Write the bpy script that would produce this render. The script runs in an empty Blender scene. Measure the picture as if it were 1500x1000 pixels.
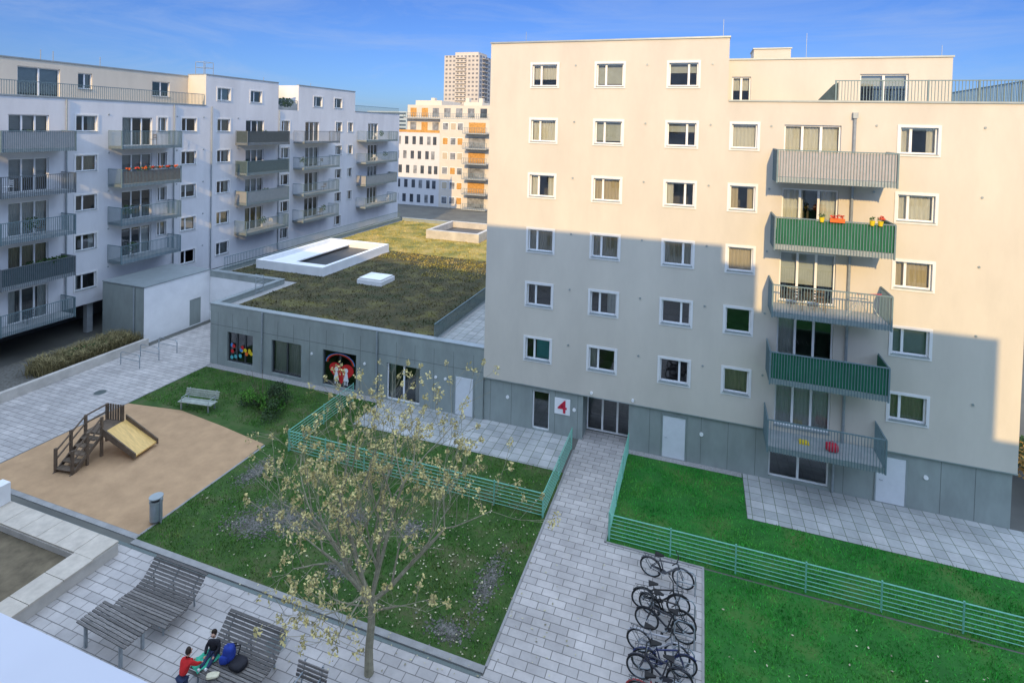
import bpy, math, random, bmesh, numpy as np
from mathutils import Vector, Matrix
random.seed(7); np.random.seed(7)
SC=bpy.context.scene
def link(o): SC.collection.objects.link(o); return o
# ------------------------------------------------------------ materials
MT={}
def M(name,c,r=.8,var=.10,scale=2.0,bump=0.0,bscale=40,metal=0,c2=None,c3=None,stretch=(1,1,1),island=0,spec=.4,lo=.32,hi=.68,det=3):
    if name in MT: return MT[name]
    m=bpy.data.materials.new(name); m.use_nodes=True; nt=m.node_tree; N=nt.nodes; L=nt.links
    b=N["Principled BSDF"]; b.inputs["Roughness"].default_value=r; b.inputs["Metallic"].default_value=metal
    b.inputs["Specular IOR Level"].default_value=spec
    tc=N.new("ShaderNodeTexCoord"); mp=N.new("ShaderNodeMapping"); mp.inputs["Scale"].default_value=stretch
    L.new(tc.outputs["Object"],mp.inputs[0])
    no=N.new("ShaderNodeTexNoise"); no.inputs["Scale"].default_value=scale; no.inputs["Detail"].default_value=det; no.inputs["Roughness"].default_value=.65
    L.new(mp.outputs[0],no.inputs["Vector"])
    cr=N.new("ShaderNodeValToRGB"); e=cr.color_ramp.elements
    a=c if c2 is not None else tuple(x*(1-var) for x in c); d=c2 if c2 is not None else tuple(min(1,x*(1+var)) for x in c)
    e[0].position=lo; e[1].position=hi; e[0].color=(*a,1); e[1].color=(*(c3 or d),1)
    if c3: q=e.new((lo+hi)/2); q.color=(*c2,1)
    L.new(no.outputs["Fac"],cr.inputs[0]); out=cr.outputs[0]
    if island:
        g=N.new("ShaderNodeNewGeometry"); mr=N.new("ShaderNodeMapRange"); mr.inputs["To Min"].default_value=1-island; mr.inputs["To Max"].default_value=1+island
        L.new(g.outputs["Random Per Island"],mr.inputs["Value"])
        mx=N.new("ShaderNodeVectorMath"); mx.operation='SCALE'; L.new(out,mx.inputs[0]); L.new(mr.outputs[0],mx.inputs["Scale"]); out=mx.outputs[0]
    L.new(out,b.inputs["Base Color"])
    if bump:
        n2=N.new("ShaderNodeTexNoise"); n2.inputs["Scale"].default_value=bscale; n2.inputs["Detail"].default_value=2; L.new(tc.outputs["Object"],n2.inputs["Vector"])
        bp=N.new("ShaderNodeBump"); bp.inputs["Strength"].default_value=bump; bp.inputs["Distance"].default_value=.02
        L.new(n2.outputs["Fac"],bp.inputs["Height"]); L.new(bp.outputs[0],b.inputs["Normal"])
    MT[name]=m; return m
def pavers(name,c1,c2,mortar,bw,rh,off=.5):
    m=bpy.data.materials.new(name); m.use_nodes=True; nt=m.node_tree; N=nt.nodes; L=nt.links; b=N["Principled BSDF"]
    b.inputs["Roughness"].default_value=.75
    tc=N.new("ShaderNodeTexCoord")
    bk=N.new("ShaderNodeTexBrick"); bk.offset=off; bk.inputs["Scale"].default_value=1; bk.inputs["Brick Width"].default_value=bw; bk.inputs["Row Height"].default_value=rh
    bk.inputs["Mortar Size"].default_value=.014; bk.inputs["Mortar Smooth"].default_value=.2; bk.inputs["Bias"].default_value=0
    bk.inputs["Color1"].default_value=(*c1,1); bk.inputs["Color2"].default_value=(*c2,1); bk.inputs["Mortar"].default_value=(*mortar,1)
    L.new(tc.outputs["Object"],bk.inputs["Vector"])
    no=N.new("ShaderNodeTexNoise"); no.inputs["Scale"].default_value=.5; no.inputs["Detail"].default_value=7; no.inputs["Roughness"].default_value=.75; L.new(tc.outputs["Object"],no.inputs["Vector"])
    mr=N.new("ShaderNodeMapRange"); mr.inputs["From Min"].default_value=.3; mr.inputs["From Max"].default_value=.7; mr.inputs["To Min"].default_value=.70; mr.inputs["To Max"].default_value=1.14; L.new(no.outputs["Fac"],mr.inputs["Value"])
    mx=N.new("ShaderNodeVectorMath"); mx.operation='SCALE'; L.new(bk.outputs["Color"],mx.inputs[0]); L.new(mr.outputs[0],mx.inputs["Scale"]); L.new(mx.outputs[0],b.inputs["Base Color"])
    bp=N.new("ShaderNodeBump"); bp.inputs["Strength"].default_value=.5; bp.inputs["Distance"].default_value=.01; bp.invert=True; L.new(bk.outputs["Fac"],bp.inputs["Height"]); L.new(bp.outputs[0],b.inputs["Normal"])
    MT[name]=m; return m
def glassmat(name,tint=(.85,.9,.9),base=.07):
    m=bpy.data.materials.new(name); m.use_nodes=True; nt=m.node_tree; N=nt.nodes; L=nt.links; N.clear()
    o=N.new("ShaderNodeOutputMaterial"); t=N.new("ShaderNodeBsdfTransparent"); t.inputs[0].default_value=(*tint,1)
    g=N.new("ShaderNodeBsdfGlossy"); g.inputs["Roughness"].default_value=.03; g.inputs["Color"].default_value=(.9,.95,1,1)
    f=N.new("ShaderNodeFresnel"); f.inputs[0].default_value=1.5
    a=N.new("ShaderNodeMath"); a.operation='MULTIPLY_ADD'; a.inputs[1].default_value=1.4; a.inputs[2].default_value=base; a.use_clamp=True
    mx=N.new("ShaderNodeMixShader"); L.new(f.outputs[0],a.inputs[0]); L.new(a.outputs[0],mx.inputs[0]); L.new(t.outputs[0],mx.inputs[1]); L.new(g.outputs[0],mx.inputs[2]); L.new(mx.outputs[0],o.inputs[0])
    MT[name]=m; return m
PL_MAIN=M("plaster_warm",(.60,.55,.465),.9,.06,.6,.25,60,stretch=(1,1,.35),det=5)
PL_LEFT=M("plaster_cool",(.66,.66,.67),.9,.09,.5,.25,60,stretch=(1,1,.3),det=5)
SURR=M("window_surround",(.74,.73,.71),.8,.03,2)
CLAD=M("panel_cladding",(.27,.305,.285),.6,.12,1.2,.1,30,stretch=(1,1,.4))
CLADD=M("panel_joint",(.10,.11,.11),.8,.05)
FRAME=M("window_frame_white",(.82,.82,.81),.4,.03,4)
FRAMED=M("window_frame_dark",(.05,.055,.06),.4,.05,4)
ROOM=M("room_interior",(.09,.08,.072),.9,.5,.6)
CURT=M("curtain_white",(.64,.62,.58),.9,.15,8,stretch=(6,6,.3))
CURTB=M("curtain_beige",(.50,.42,.30),.9,.15,8,stretch=(6,6,.3))
BLIND=M("blind_grey",(.42,.44,.44),.6,.08,3)
TEAL=M("blind_teal",(.10,.42,.45),.7,.08,3)
GLASS=glassmat("window_glass")
GALV=M("galvanised_steel",(.34,.38,.40),.45,.12,6,metal=.4)
BARS=M("railing_paint",(.16,.23,.25),.5,.08,6,metal=.2)
BARG=M("fence_green",(.20,.50,.38),.5,.1,6,metal=.1)
CAP=M("roof_cap_metal",(.34,.38,.38),.4,.08,2,metal=.4)
SLAB=M("concrete_slab",(.34,.36,.36),.85,.1,2,.2,30)
GREENF=M("green_fabric",(.012,.12,.06),.8,.25,5,.3,20,stretch=(4,4,.3))
PANEL=M("balcony_panel",(.40,.385,.40),.6,.06,3)
GRAVEL=M("gravel",(.24,.23,.21),.95,.3,20,.6,60,c2=(.42,.41,.39))
SEDUM=M("sedum_roof",(.03,.045,.014),.95,0,.55,.7,25,c2=(.065,.055,.024),c3=(.15,.14,.04),det=7,lo=.3,hi=.72)
SEDUM2=M("sedum_roof_dry_sunlit",(.10,.12,.03),.95,0,.5,.7,25,c2=(.28,.23,.06),c3=(.44,.32,.12),det=7,lo=.3,hi=.7)  # dry rear sedum, with sunlight also painted into its brighter tone
DOORW=M("door_white",(.66,.68,.70),.5,.04,3)
WHITE=M("white_plaster",(.76,.76,.75),.85,.05,1,.15,40)
CONC=M("concrete_light",(.50,.465,.41),.85,.14,1.2,.2,30)
WOODG=M("weathered_wood",(.15,.138,.125),.8,.3,5,.4,60,stretch=(1,8,8),island=.4)
WOODB=M("brown_wood",(.13,.095,.065),.8,.25,5,.4,50,island=.25)
PAVE=pavers("paving_slabs",(.52,.485,.45),(.41,.385,.36),(.19,.18,.165),.6,.3)
PAVE2=pavers("patio_slabs",(.48,.48,.46),(.35,.365,.35),(.14,.17,.11),.5,.5,0)
SAND=M("playground_sand",(.38,.24,.13),.95,.12,1.2,.35,50,c2=(.50,.32,.175),det=8)
SOIL=M("lawn_soil_olive",(.025,.065,.012),.95,0,.8,.6,30,c2=(.045,.095,.018),c3=(.10,.10,.045),det=7)
SOIL2=M("lawn_soil_green",(.015,.10,.015),.95,0,.6,.6,30,c2=(.025,.15,.02),c3=(.07,.15,.03),det=7)
# ------------------------------------------------------------ builder
class G:
    def __init__(s,name,loc=(0,0,0)):
        s.name=name; s.loc=Vector(loc); s.p={}
    def add(s,part,mat,vs,fs):
        d=s.p.setdefault(part,[[],[],[],[]])
        if mat not in d[3]: d[3].append(mat)
        k=len(d[0]); mi=d[3].index(mat)
        d[0].extend(tuple(v) for v in vs); d[1].extend(tuple(i+k for i in f) for f in fs); d[2].extend([mi]*len(fs))
    def done(s,single=False,smooth=()):
        em=None
        if not single:
            em=link(bpy.data.objects.new(s.name,None)); em.location=s.loc; em.empty_display_size=.5
        for part,(v,f,mi,ms) in s.p.items():
            me=bpy.data.meshes.new(s.name+"_"+part); me.from_pydata(v,[],f); me.polygons.foreach_set("material_index",mi)
            for m in ms: me.materials.append(m)
            if part in smooth: me.polygons.foreach_set("use_smooth",[True]*len(f))
            me.update()
            ob=link(bpy.data.objects.new(s.name if single else part,me))
            if not single: ob.parent=em; ob.location=-s.loc
        return em
BF=[(0,1,3,2),(4,6,7,5),(0,4,5,1),(2,3,7,6),(0,2,6,4),(1,5,7,3)]
ID=lambda u,d,z:(u,d,z)
def fbox(g,part,mat,F,u0,u1,d0,d1,z0,z1):
    g.add(part,mat,[F(u,d,z) for u in (u0,u1) for d in (d0,d1) for z in (z0,z1)],BF)
def box(g,part,mat,x0,x1,y0,y1,z0,z1): fbox(g,part,mat,ID,x0,x1,y0,y1,z0,z1)
def quad(g,part,mat,pts): g.add(part,mat,pts,[tuple(range(len(pts)))])
def tube(g,part,mat,pts,rs,n=6,closed=False):
    pts=[Vector(p) for p in pts]
    if not hasattr(rs,'__len__'): rs=[rs]*len(pts)
    vs=[];k=len(pts); ref=None
    for i,p in enumerate(pts):
        if closed: t=pts[(i+1)%k]-pts[i-1]
        else: t=pts[min(i+1,k-1)]-pts[max(i-1,0)]
        if t.length<1e-9: t=Vector((0,0,1))
        t.normalize()
        if ref is None: ref=Vector((0,0,1)) if abs(t.z)<.9 else Vector((1,0,0))
        a=t.cross(ref)
        if a.length<1e-4: a=t.orthogonal()
        a.normalize(); b=t.cross(a)
        for j in range(n):
            th=2*math.pi*j/n; vs.append(p+(a*math.cos(th)+b*math.sin(th))*rs[i])
    fs=[]
    for i in range(k if closed else k-1):
        i2=(i+1)%k
        for j in range(n):
            j2=(j+1)%n; fs.append((i*n+j,i*n+j2,i2*n+j2,i2*n+j))
    if not closed: fs.append(tuple(range(n))[::-1]); fs.append(tuple((k-1)*n+j for j in range(n)))
    g.add(part,mat,vs,fs)
def wall(g,part,mat,F,u0,u1,z0,z1,holes,rev=.22,d=0):
    us=sorted({u0,u1,*[h[0] for h in holes],*[h[1] for h in holes]}); zs=sorted({z0,z1,*[h[2] for h in holes],*[h[3] for h in holes]})
    us=[u for u in us if u0<=u<=u1]; zs=[z for z in zs if z0<=z<=z1]
    idx={}; vs=[]; fs=[]
    for i,u in enumerate(us):
        for j,z in enumerate(zs): idx[i,j]=len(vs); vs.append(F(u,d,z))
    for i in range(len(us)-1):
        for j in range(len(zs)-1):
            cu=(us[i]+us[i+1])/2; cz=(zs[j]+zs[j+1])/2
            if any(h[0]<cu<h[1] and h[2]<cz<h[3] for h in holes): continue
            fs.append((idx[i,j],idx[i+1,j],idx[i+1,j+1],idx[i,j+1]))
    g.add(part,mat,vs,fs)
    for (a,b,c,e) in holes:
        v=[F(u,dd,z) for dd in (d,d-rev) for (u,z) in ((a,c),(b,c),(b,e),(a,e))]
        g.add(part,mat,v,[(0,1,5,4),(1,2,6,5),(2,3,7,6),(3,0,4,7)])
def window(g,F,a,b,c,e,mull=(.36,),frame=None,curt=None,surr=True,d=0,fw=.07,deep=1.6,sill=True):
    fr=frame or FRAME; x=-.14+d
    for (p,q,r,s) in ((a,a+fw,c,e),(b-fw,b,c,e),(a+fw,b-fw,c,c+fw),(a+fw,b-fw,e-fw,e)): fbox(g,"window_frames",fr,F,p,q,x-.05,x+.03,r,s)
    for t in mull:
        m=a+(b-a)*t; fbox(g,"window_frames",fr,F,m-.05,m+.05,x-.045,x+.035,c+fw,e-fw)
    j=[random.uniform(-.012,.012) for _ in range(4)]
    quad(g,"window_glass",GLASS,[F(a+fw,x+j[0],c+fw),F(b-fw,x+j[1],c+fw),F(b-fw,x+j[1]+j[2],e-fw),F(a+fw,x+j[0]+j[2],e-fw)])
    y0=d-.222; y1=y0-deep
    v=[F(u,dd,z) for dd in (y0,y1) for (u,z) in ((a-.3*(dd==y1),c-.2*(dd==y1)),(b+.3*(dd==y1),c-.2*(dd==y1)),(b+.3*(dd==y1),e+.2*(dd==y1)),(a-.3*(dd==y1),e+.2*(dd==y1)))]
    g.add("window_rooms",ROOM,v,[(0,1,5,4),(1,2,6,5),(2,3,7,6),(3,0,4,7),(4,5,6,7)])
    k=curt if curt is not None else random.choices(['n','full','l','r','lr','blind','half'],[3,3,2,2,3,2,2])[0]
    cm=random.choice([CURT,CURT,CURTB]); yy=x-.17
    def cur(p,q,r,s,m):
        n=max(2,int((q-p)/.08)); vs=[];fs=[]
        for i in range(n+1):
            u=p+(q-p)*i/n; dd=yy+.025*((i%2)*2-1)*(m not in (BLIND,TEAL))
            vs.extend([F(u,dd,r),F(u,dd,s)])
        for i in range(n): fs.append((2*i,2*i+2,2*i+3,2*i+1))
        g.add("curtains",m,vs,fs)
    w=b-a
    if k=='full': cur(a+.02,b-.02,c+.02,e-.02,cm)
    if k in('l','lr'): cur(a+.02,a+w*random.uniform(.2,.4),c+.02,e-.02,cm)
    if k in('r','lr'): cur(b-w*random.uniform(.2,.4),b-.02,c+.02,e-.02,cm)
    if k=='blind': cur(a+.02,b-.02,c+.02+(e-c)*random.choice([0,.1,.4]),e-.02,BLIND)
    if k=='half': cur(a+.02,b-.02,c+(e-c)*random.uniform(.3,.6),e-.02,random.choice([CURT,BLIND]))
    if k=='teal': cur(a+w*.4,b-.02,c+.02,e-.02,TEAL)
    if surr:
        s=.11
        for (p,q,r,t) in ((a-s,a+.006,c-s,e+s),(b-.006,b+s,c-s,e+s),(a+.006,b-.006,c-s,c+.006),(a+.006,b-.006,e-.006,e+s)): fbox(g,"window_surrounds",SURR,F,p,q,d-.03,d+.03,r,t)
    if sill: fbox(g,"window_sills",CAP,F,a-.03,b+.03,d-.13,d+.06,c-.02,c+.008)
def bars(g,part,mat,F,u0,u1,d,z0,z1,sp=.11,w=.012,axis='u',d2=None):
    if axis=='u':
        n=max(1,int(abs(u1-u0)/sp))
        for i in range(n+1):
            u=u0+(u1-u0)*i/n; fbox(g,part,mat,F,u-w,u+w,d-w,d+w,z0,z1)
        fbox(g,part,mat,F,u0-.02,u1+.02,d-.025,d+.025,z1,z1+.045)
    else:
        n=max(1,int(abs(d2-d)/sp))
        for i in range(n+1):
            q=d+(d2-d)*i/n; fbox(g,part,mat,F,u0-w,u0+w,q-w,q+w,z0,z1)
        fbox(g,part,mat,F,u0-.025,u0+.025,min(d,d2),max(d,d2),z1,z1+.045)
M("fabric_dark",(.05,.08,.09),.8,.2,4)
def balcony(g,F,u0,u1,zb,dep=1.6,style='bars',mat=None,h=1.35,sp=.11):
    mat=mat or BARS
    fbox(g,"balcony_slabs",SLAB,F,u0+.05,u1-.05,.04,dep-.05,zb+.04,zb+.22)
    fbox(g,"balcony_slabs",GALV,F,u0+.03,u1-.03,dep-.05,dep-.02,zb+.02,zb+.25)
    bars(g,"balcony_railings",mat,F,u0,u1,dep,zb,zb+h,sp)
    for u in (u0,u1): bars(g,"balcony_railings",mat,F,u,u,.05,zb,zb+h,sp,axis='d',d2=dep)
    for u in (u0,u1): fbox(g,"balcony_railings",mat,F,u-.03,u+.03,dep-.031,dep+.031,zb-.01,zb+h+.01)
    fm={'green':GREENF,'panel':PANEL,'dark':MT['fabric_dark']}.get(style)
    if fm:
        fbox(g,"balcony_screens",fm,F,u0+.05,u1-.05,dep-.04,dep-.018,zb+.27,zb+h-.02)
        fbox(g,"balcony_screens",fm,F,u1-.045,u1-.02,.1,dep-.06,zb+.27,zb+h-.02)
        fbox(g,"balcony_screens",fm,F,u0+.02,u0+.045,.1,dep-.06,zb+.27,zb+h-.02)
POTO=M("pot_orange",(.75,.14,.02),.5,.1,5); POTY=M("pot_yellow",(.75,.55,.02),.5,.1,5); FLOWER=M("flowers_red",(.55,.05,.02),.7,.4,9,island=.4)
LEAF=M("leaf_green",(.04,.09,.02),.7,.3,4,island=.5)
def tuftcloud(g,part,mat,c,r,n,s):
    vs=[];fs=[]
    for i in range(n):
        while True:
            p=Vector([random.uniform(-1,1) for _ in range(3)])
            if p.length<1: break
        p=Vector((c[0]+p.x*r[0],c[1]+p.y*r[1],c[2]+p.z*r[2])); a=Vector([random.gauss(0,1) for _ in range(3)]).normalized(); b=a.orthogonal().normalized()
        q=s*random.uniform(.6,1.4); k=len(vs); vs.extend([p-a*q,p+b*q*.5,p+a*q,p-b*q*.5]); fs.append((k,k+1,k+2,k+3))
    g.add(part,mat,vs,fs)
# ------------------------------------------------------------ MAIN BUILDING
Y0=27.27
FM=lambda u,d,z:(u,Y0-d,z)
g=G("apartment_building",(1,Y0,0))
zr=[18.88-2.9*k for k in range(6)]
colsX=[-7.95,-4.53,-.97]; W=.68;Hh=.57
holes=[];wins=[]
for ci,cx in enumerate(colsX):
    for k,z in enumerate(zr):
        h=(cx-W,cx+W,z-Hh,z+Hh); holes.append(h)
        cu=[['half','blind','half'],['full','blind','half'],['lr','full','l'],['full','full','full'],['n','r','n'],['teal','l','n']][k][ci]
        wins.append((h,(.35,) if ci<2 else (.68,),cu))
for k in range(1,6):
    h=(1.3,2.42,zr[k]-Hh,zr[k]+Hh); holes.append(h); wins.append((h,(),['n','full','lr','full','n','full'][k]))
    h=(8.1,9.48,zr[k]-Hh,zr[k]+Hh); holes.append(h); wins.append((h,(.3,),['n','lr','full','full','blind','full'][k]))
    zf=zr[k]-1.72
    h=(3.55,5.85,zf,zf+2.3); holes.append(h); wins.append((h,(.33,.66),['n','full','lr','half','l','full'][k]))
left=[h for h in holes if h[1]<1.1]; right=[h for h in holes if h[0]>1.1]
wall(g,"walls",PL_MAIN,FM,-11,1.08,2.4,20.6,left); wall(g,"walls",PL_MAIN,FM,1.08,12.72,2.4,17.6,right)
for h,m,cu in wins:
    dr=(h[3]-h[2])>2
    window(g,FM,*h,mull=m,curt=cu,surr=not dr)
YB=41.5
for p in ([(-11,Y0,2.4),(-11,YB,2.4),(-11,YB,20.6),(-11,Y0,20.6)],[(12.72,Y0,2.4),(12.72,YB,2.4),(12.72,YB,17.6),(12.72,Y0,17.6)],
          [(-11,YB,0),(12.72,YB,0),(12.72,YB,17.6),(-11,YB,17.6)],[(-11,YB,17.6),(1.08,YB,17.6),(1.08,YB,20.6),(-11,YB,20.6)],
          [(1.08,Y0,17.6),(1.08,YB,17.6),(1.08,YB,20.6),(1.08,Y0,20.6)]): quad(g,"walls",PL_MAIN,p)
quad(g,"roof",GRAVEL,[(-11,Y0,20.35),(1.08,Y0,20.35),(1.08,YB,20.35),(-11,YB,20.35)])
quad(g,"roof",GRAVEL,[(1.08,Y0,17.45),(12.72,Y0,17.45),(12.72,YB,17.45),(1.08,YB,17.45)])
for (x0,x1,y0,y1,z) in ((-11.04,1.12,Y0-.05,Y0+.3,20.6),(-11.04,-10.7,Y0+.3,YB,20.6),(.8,1.12,Y0+.3,YB,20.6),(1.122,12.77,Y0-.05,Y0+.3,17.6),(12.42,12.77,Y0+.3,YB,17.6)):
    box(g,"roof_edge",CAP,x0,x1,y0,y1,z,z+.08)
FP=lambda u,d,z:(u,29.8-d,z)
hp=[(1.35,2.25,17.75,19.0),(7.1,9.1,17.75,19.1)]
wall(g,"penthouse",PL_MAIN,FP,1.083,10.8,17.45,19.85,hp)
for h in hp: window(g,FP,*h,mull=(.5,),curt='half',surr=False,sill=False)
quad(g,"penthouse",PL_MAIN,[(10.8,29.8,17.45),(10.8,39,17.45),(10.8,39,19.85),(10.8,29.8,19.85)])
quad(g,"penthouse",GRAVEL,[(1.09,29.8,19.8),(10.8,29.8,19.8),(10.8,39,19.8),(1.09,39,19.8)])
box(g,"roof_edge",CAP,1.123,10.85,29.75,30.0,19.85,19.93)
box(g,"roof_hatch",PL_MAIN,2.4,4.15,30.6,32.5,19.8,20.5); box(g,"roof_hatch",CAP,2.35,4.2,30.55,32.55,20.5,20.56)
for (x,y,z,h) in ((-9.6,29,20.6,.9),(.8,28,20.6,1.0),(5,31.5,19.9,1.5),(-4.5,32,20.6,.8),(10.6,30.5,19.9,.6)): tube(g,"antennas",GALV,[(x,y,z-.2),(x,y,z+h)],.012,5)
bars(g,"roof_railing",BARS,FM,5.6,12.6,-.15,17.7,18.55,.12)
bars(g,"roof_railing",BARS,FM,12.6,12.6,-.15,17.7,18.55,.12,axis='d',d2=-8)
quad(g,"roof_railing",MT["fabric_dark"],[(4.9,Y0+.17,17.7),(5.7,Y0+.17,17.7),(5.7,Y0+.17,18.5),(5.5,Y0+.17,18.4)])
for x in (5.6,7.4,9.1,10.9): fbox(g,"roof_railing",BARS,FM,x-.03,x+.03,-.2,-.12,17.6,18.6)
YG=Y0+.10; FG=lambda u,d,z:(u,YG-d,z)
gh=[(-8.2,-7.25,.06,2.12),(3.4,5.9,.15,2.1)]
doors=[(-1.42,-.35),(7.75,8.85)]
wall(g,"ground_floor",CLAD,FG,-11,-5.45,0,2.4,gh[:1]); wall(g,"ground_floor",CLAD,FG,-3.1,12.6,0,2.4,gh[1:])
window(g,FG,*gh[0],mull=(),frame=FRAME,curt='n',surr=False,sill=False); window(g,FG,*gh[1],mull=(.5,),curt='half',surr=False,sill=False)
quad(g,"ground_floor",CLAD,[(12.6,YG,0),(12.6,YB,0),(12.6,YB,2.4),(12.6,YG,2.4)])
quad(g,"walls",PL_MAIN,[(-11,Y0,2.4),(12.72,Y0,2.4),(12.72,YG+.3,2.4),(-11,YG+.3,2.4)])
fbox(g,"ground_floor",CAP,FM,-11,12.74,-.12,.012,2.36,2.41)
for a,b in doors:
    fbox(g,"doors",DOORW,FG,a,b,-.05,.03,.05,2.1); fbox(g,"doors",CAP,FG,a-.06,a,-.05,.045,.03,2.16); fbox(g,"doors",CAP,FG,b,b+.06,-.05,.045,.03,2.16); fbox(g,"doors",CAP,FG,a-.06,b+.06,-.05,.05,2.1,2.17)
    tube(g,"doors",GALV,[FG(a+.12,.03,1.05),FG(a+.12,.09,1.05),FG(a+.24,.09,1.05)],.012,6)
x=-10.6
while x<12.5:
    if not(-5.5<x<-3.05) and not any(a-.1<x<b+.1 for a,b in doors+[(-8.2,-7.25),(3.4,5.9)]): fbox(g,"cladding_joints",CLADD,FG,x-.008,x+.008,-.01,.004,.05,2.36)
    x+=1.22
for p in ([(-5.45,YG,0),(-5.45,YG+1.2,0),(-5.45,YG+1.2,2.4),(-5.45,YG,2.4)],[(-3.1,YG,0),(-3.1,YG+1.2,0),(-3.1,YG+1.2,2.4),(-3.1,YG,2.4)],[(-5.45,YG,2.395),(-3.1,YG,2.395),(-3.1,YG+1.2,2.395),(-5.45,YG+1.2,2.395)]): quad(g,"entrance",CLAD,p)
FE=lambda u,d,z:(u,YG+1.0-d,z)
window(g,FE,-5.44,-3.11,.02,2.38,mull=(.36,.7),frame=FRAME,curt='n',surr=False,sill=False)
fbox(g,"house_number_sign",FRAME,FG,-6.95,-6.12,.01,.05,1.15,1.98)
cu=bpy.data.curves.new("four","FONT"); cu.body="4"; cu.size=1.05; cu.extrude=.008; cu.offset=.015
to=bpy.data.objects.new("tmp",cu); link(to); bpy.context.view_layer.update()
dg=bpy.context.evaluated_depsgraph_get(); tm=bpy.data.meshes.new_from_object(to.evaluated_get(dg)); bpy.data.objects.remove(to)
RED=M("sign_red",(.55,.02,.05),.5,.05,5)
xs=[v.co.x for v in tm.vertices]; ys=[v.co.y for v in tm.vertices]; cxx=(min(xs)+max(xs))/2; cyy=(min(ys)+max(ys))/2; sc=.66/(max(ys)-min(ys))
g.add("house_number_sign",RED,[((v.co.x-cxx)*sc*1.1-6.535,YG-.062-v.co.z,(v.co.y-cyy)*sc+1.565) for v in tm.vertices],[tuple(p.vertices) for p in tm.polygons])
st=['panel','green','bars','green','bars']
for i,zb in enumerate((14.02,11.1,8.15,5.2,2.2)):
    balcony(g,FM,3.12,7.6,zb,1.6,st[i],h=1.4)
def b_pot(x,z,m): 
    tube(g,"flower_pots",m,[(x,25.62,z),(x,25.62,z+.2)],[.07,.11],10); tuftcloud(g,"flower_pots",LEAF,(x,25.62,z+.28),(.12,.1,.1),30,.05)
for x,m in ((4.9,POTY),(6.75,POTY),(7.05,POTY)): b_pot(x,12.45,m)
fbox(g,"flower_pots",POTO,ID,5.2,5.75,25.55,25.72,12.48,12.64); tuftcloud(g,"flower_pots",FLOWER,(5.45,25.62,12.72),(.3,.1,.1),60,.05)
tuftcloud(g,"flower_pots",FLOWER,(7.1,25.65,12.78),(.15,.1,.1),40,.05)
def chair(g,part,m,x,y,z,s=1):
    for a in(-.2,.2):
        for b in(-.2,.2): tube(g,part,m,[(x+a*s,y+b*s,z),(x+a*s,y+b*s,z+(.9 if b>0 else .45)*s)],.013,5)
    box(g,part,m,x-.22*s,x+.22*s,y-.22*s,y+.22*s,z+.43*s,z+.46*s)
    for k in range(3): box(g,part,m,x-.2*s,x+.2*s,y+.19*s,y+.21*s,z+(.55+.12*k)*s,z+(.62+.12*k)*s)
chair(g,"balcony_furniture",FRAMED,4.2,26.5,8.38); chair(g,"balcony_furniture",WOODB,5.1,26.5,8.38)
tube(g,"balcony_furniture",GALV,[(6.1,26.3,8.4),(6.9,26.7,9.25),(7.4,26.4,8.4)],.015); tube(g,"balcony_furniture",RED,[(6.5,26.4,9.35),(7.3,26.0,9.55)],.02)
for k in range(7): tube(g,"balcony_furniture",FRAME,[(4.0+.2*k,26.2,6.25),(4.0+.2*k,26.7,6.25)],.01,4)
for x in (4.0,5.2): 
    tube(g,"balcony_furniture",FRAME,[(x,26.2,6.25),(x,26.7,6.25)],.014,5); tube(g,"balcony_furniture",FRAME,[(x,26.2,5.45),(x,26.7,6.25)],.014,5); tube(g,"balcony_furniture",FRAME,[(x,26.7,5.45),(x,26.2,6.25)],.014,5)
chair(g,"balcony_furniture",FRAME,6.5,26.4,5.42)
def pillow(g,part,mat,c,r,rot=0,n=10,seed=1,p=.6):
    rg=random.Random(seed); vs=[];fs=[]
    for i in range(n+1):
        ph=-math.pi/2+math.pi*i/n
        for j in range(2*n):
            th=math.pi*j/n; f=lambda v:math.copysign(abs(v)**p,v)
            k=1+rg.uniform(-.06,.06); x=f(math.cos(th))*f(math.cos(ph))*r[0]*k; y=f(math.sin(th))*f(math.cos(ph))*r[1]*k; z=f(math.sin(ph))*r[2]*k
            vs.append((c[0]+x*math.cos(rot)-y*math.sin(rot),c[1]+x*math.sin(rot)+y*math.cos(rot),c[2]+z))
    for i in range(n):
        for j in range(2*n): j2=(j+1)%(2*n); fs.append((i*2*n+j,i*2*n+j2,(i+1)*2*n+j2,(i+1)*2*n+j))
    g.add(part,mat,vs,fs)
pillow(g,"balcony_red_bag",RED,(5.75,26.3,2.6),(.26,.18,.17),seed=4); tube(g,"balcony_red_bag",RED,[(5.6,26.3,2.72),(5.75,26.3,2.88),(5.9,26.3,2.72)],.015)
fbox(g,"balcony_furniture",POTY,ID,4.5,4.9,26.4,26.7,2.42,2.5)
for x in (3.3,7.4): tuftcloud(g,"balcony_furniture",LEAF,(x,26.2,11.7),(.12,.12,.3),60,.06)
tube(g,"downpipe",GALV,[(6.35,Y0-.09,2.4),(6.35,Y0-.09,17.0)],.06,10); fbox(g,"downpipe",GALV,ID,6.25,6.45,Y0-.2,Y0-.01,16.9,17.15)
tube(g,"downpipe",GALV,[(6.05,YG-.08,0.05),(6.05,YG-.08,2.36)],.05,10)
for k in range(6):
    for x in (-6.3,-2.7,.35,3.0):
        if k==0 and x>1: continue
        tube(g,"wall_vents",CAP,[(x,Y0+.01,zr[k]+.5),(x,Y0-.03,zr[k]+.5)],.05,10)
for x in (7.2,11.1):
    for k in range(1,6): tube(g,"wall_vents",CAP,[(x,Y0+.01,zr[k]+.62),(x,Y0-.03,zr[k]+.62)],.05,10)
for x in (-9.6,-5.9,.4,6.9,9.6): tube(g,"wall_vents",FRAME,[(x,YG+.01,1.5),(x,YG-.05,1.5)],.09,12)
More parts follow.
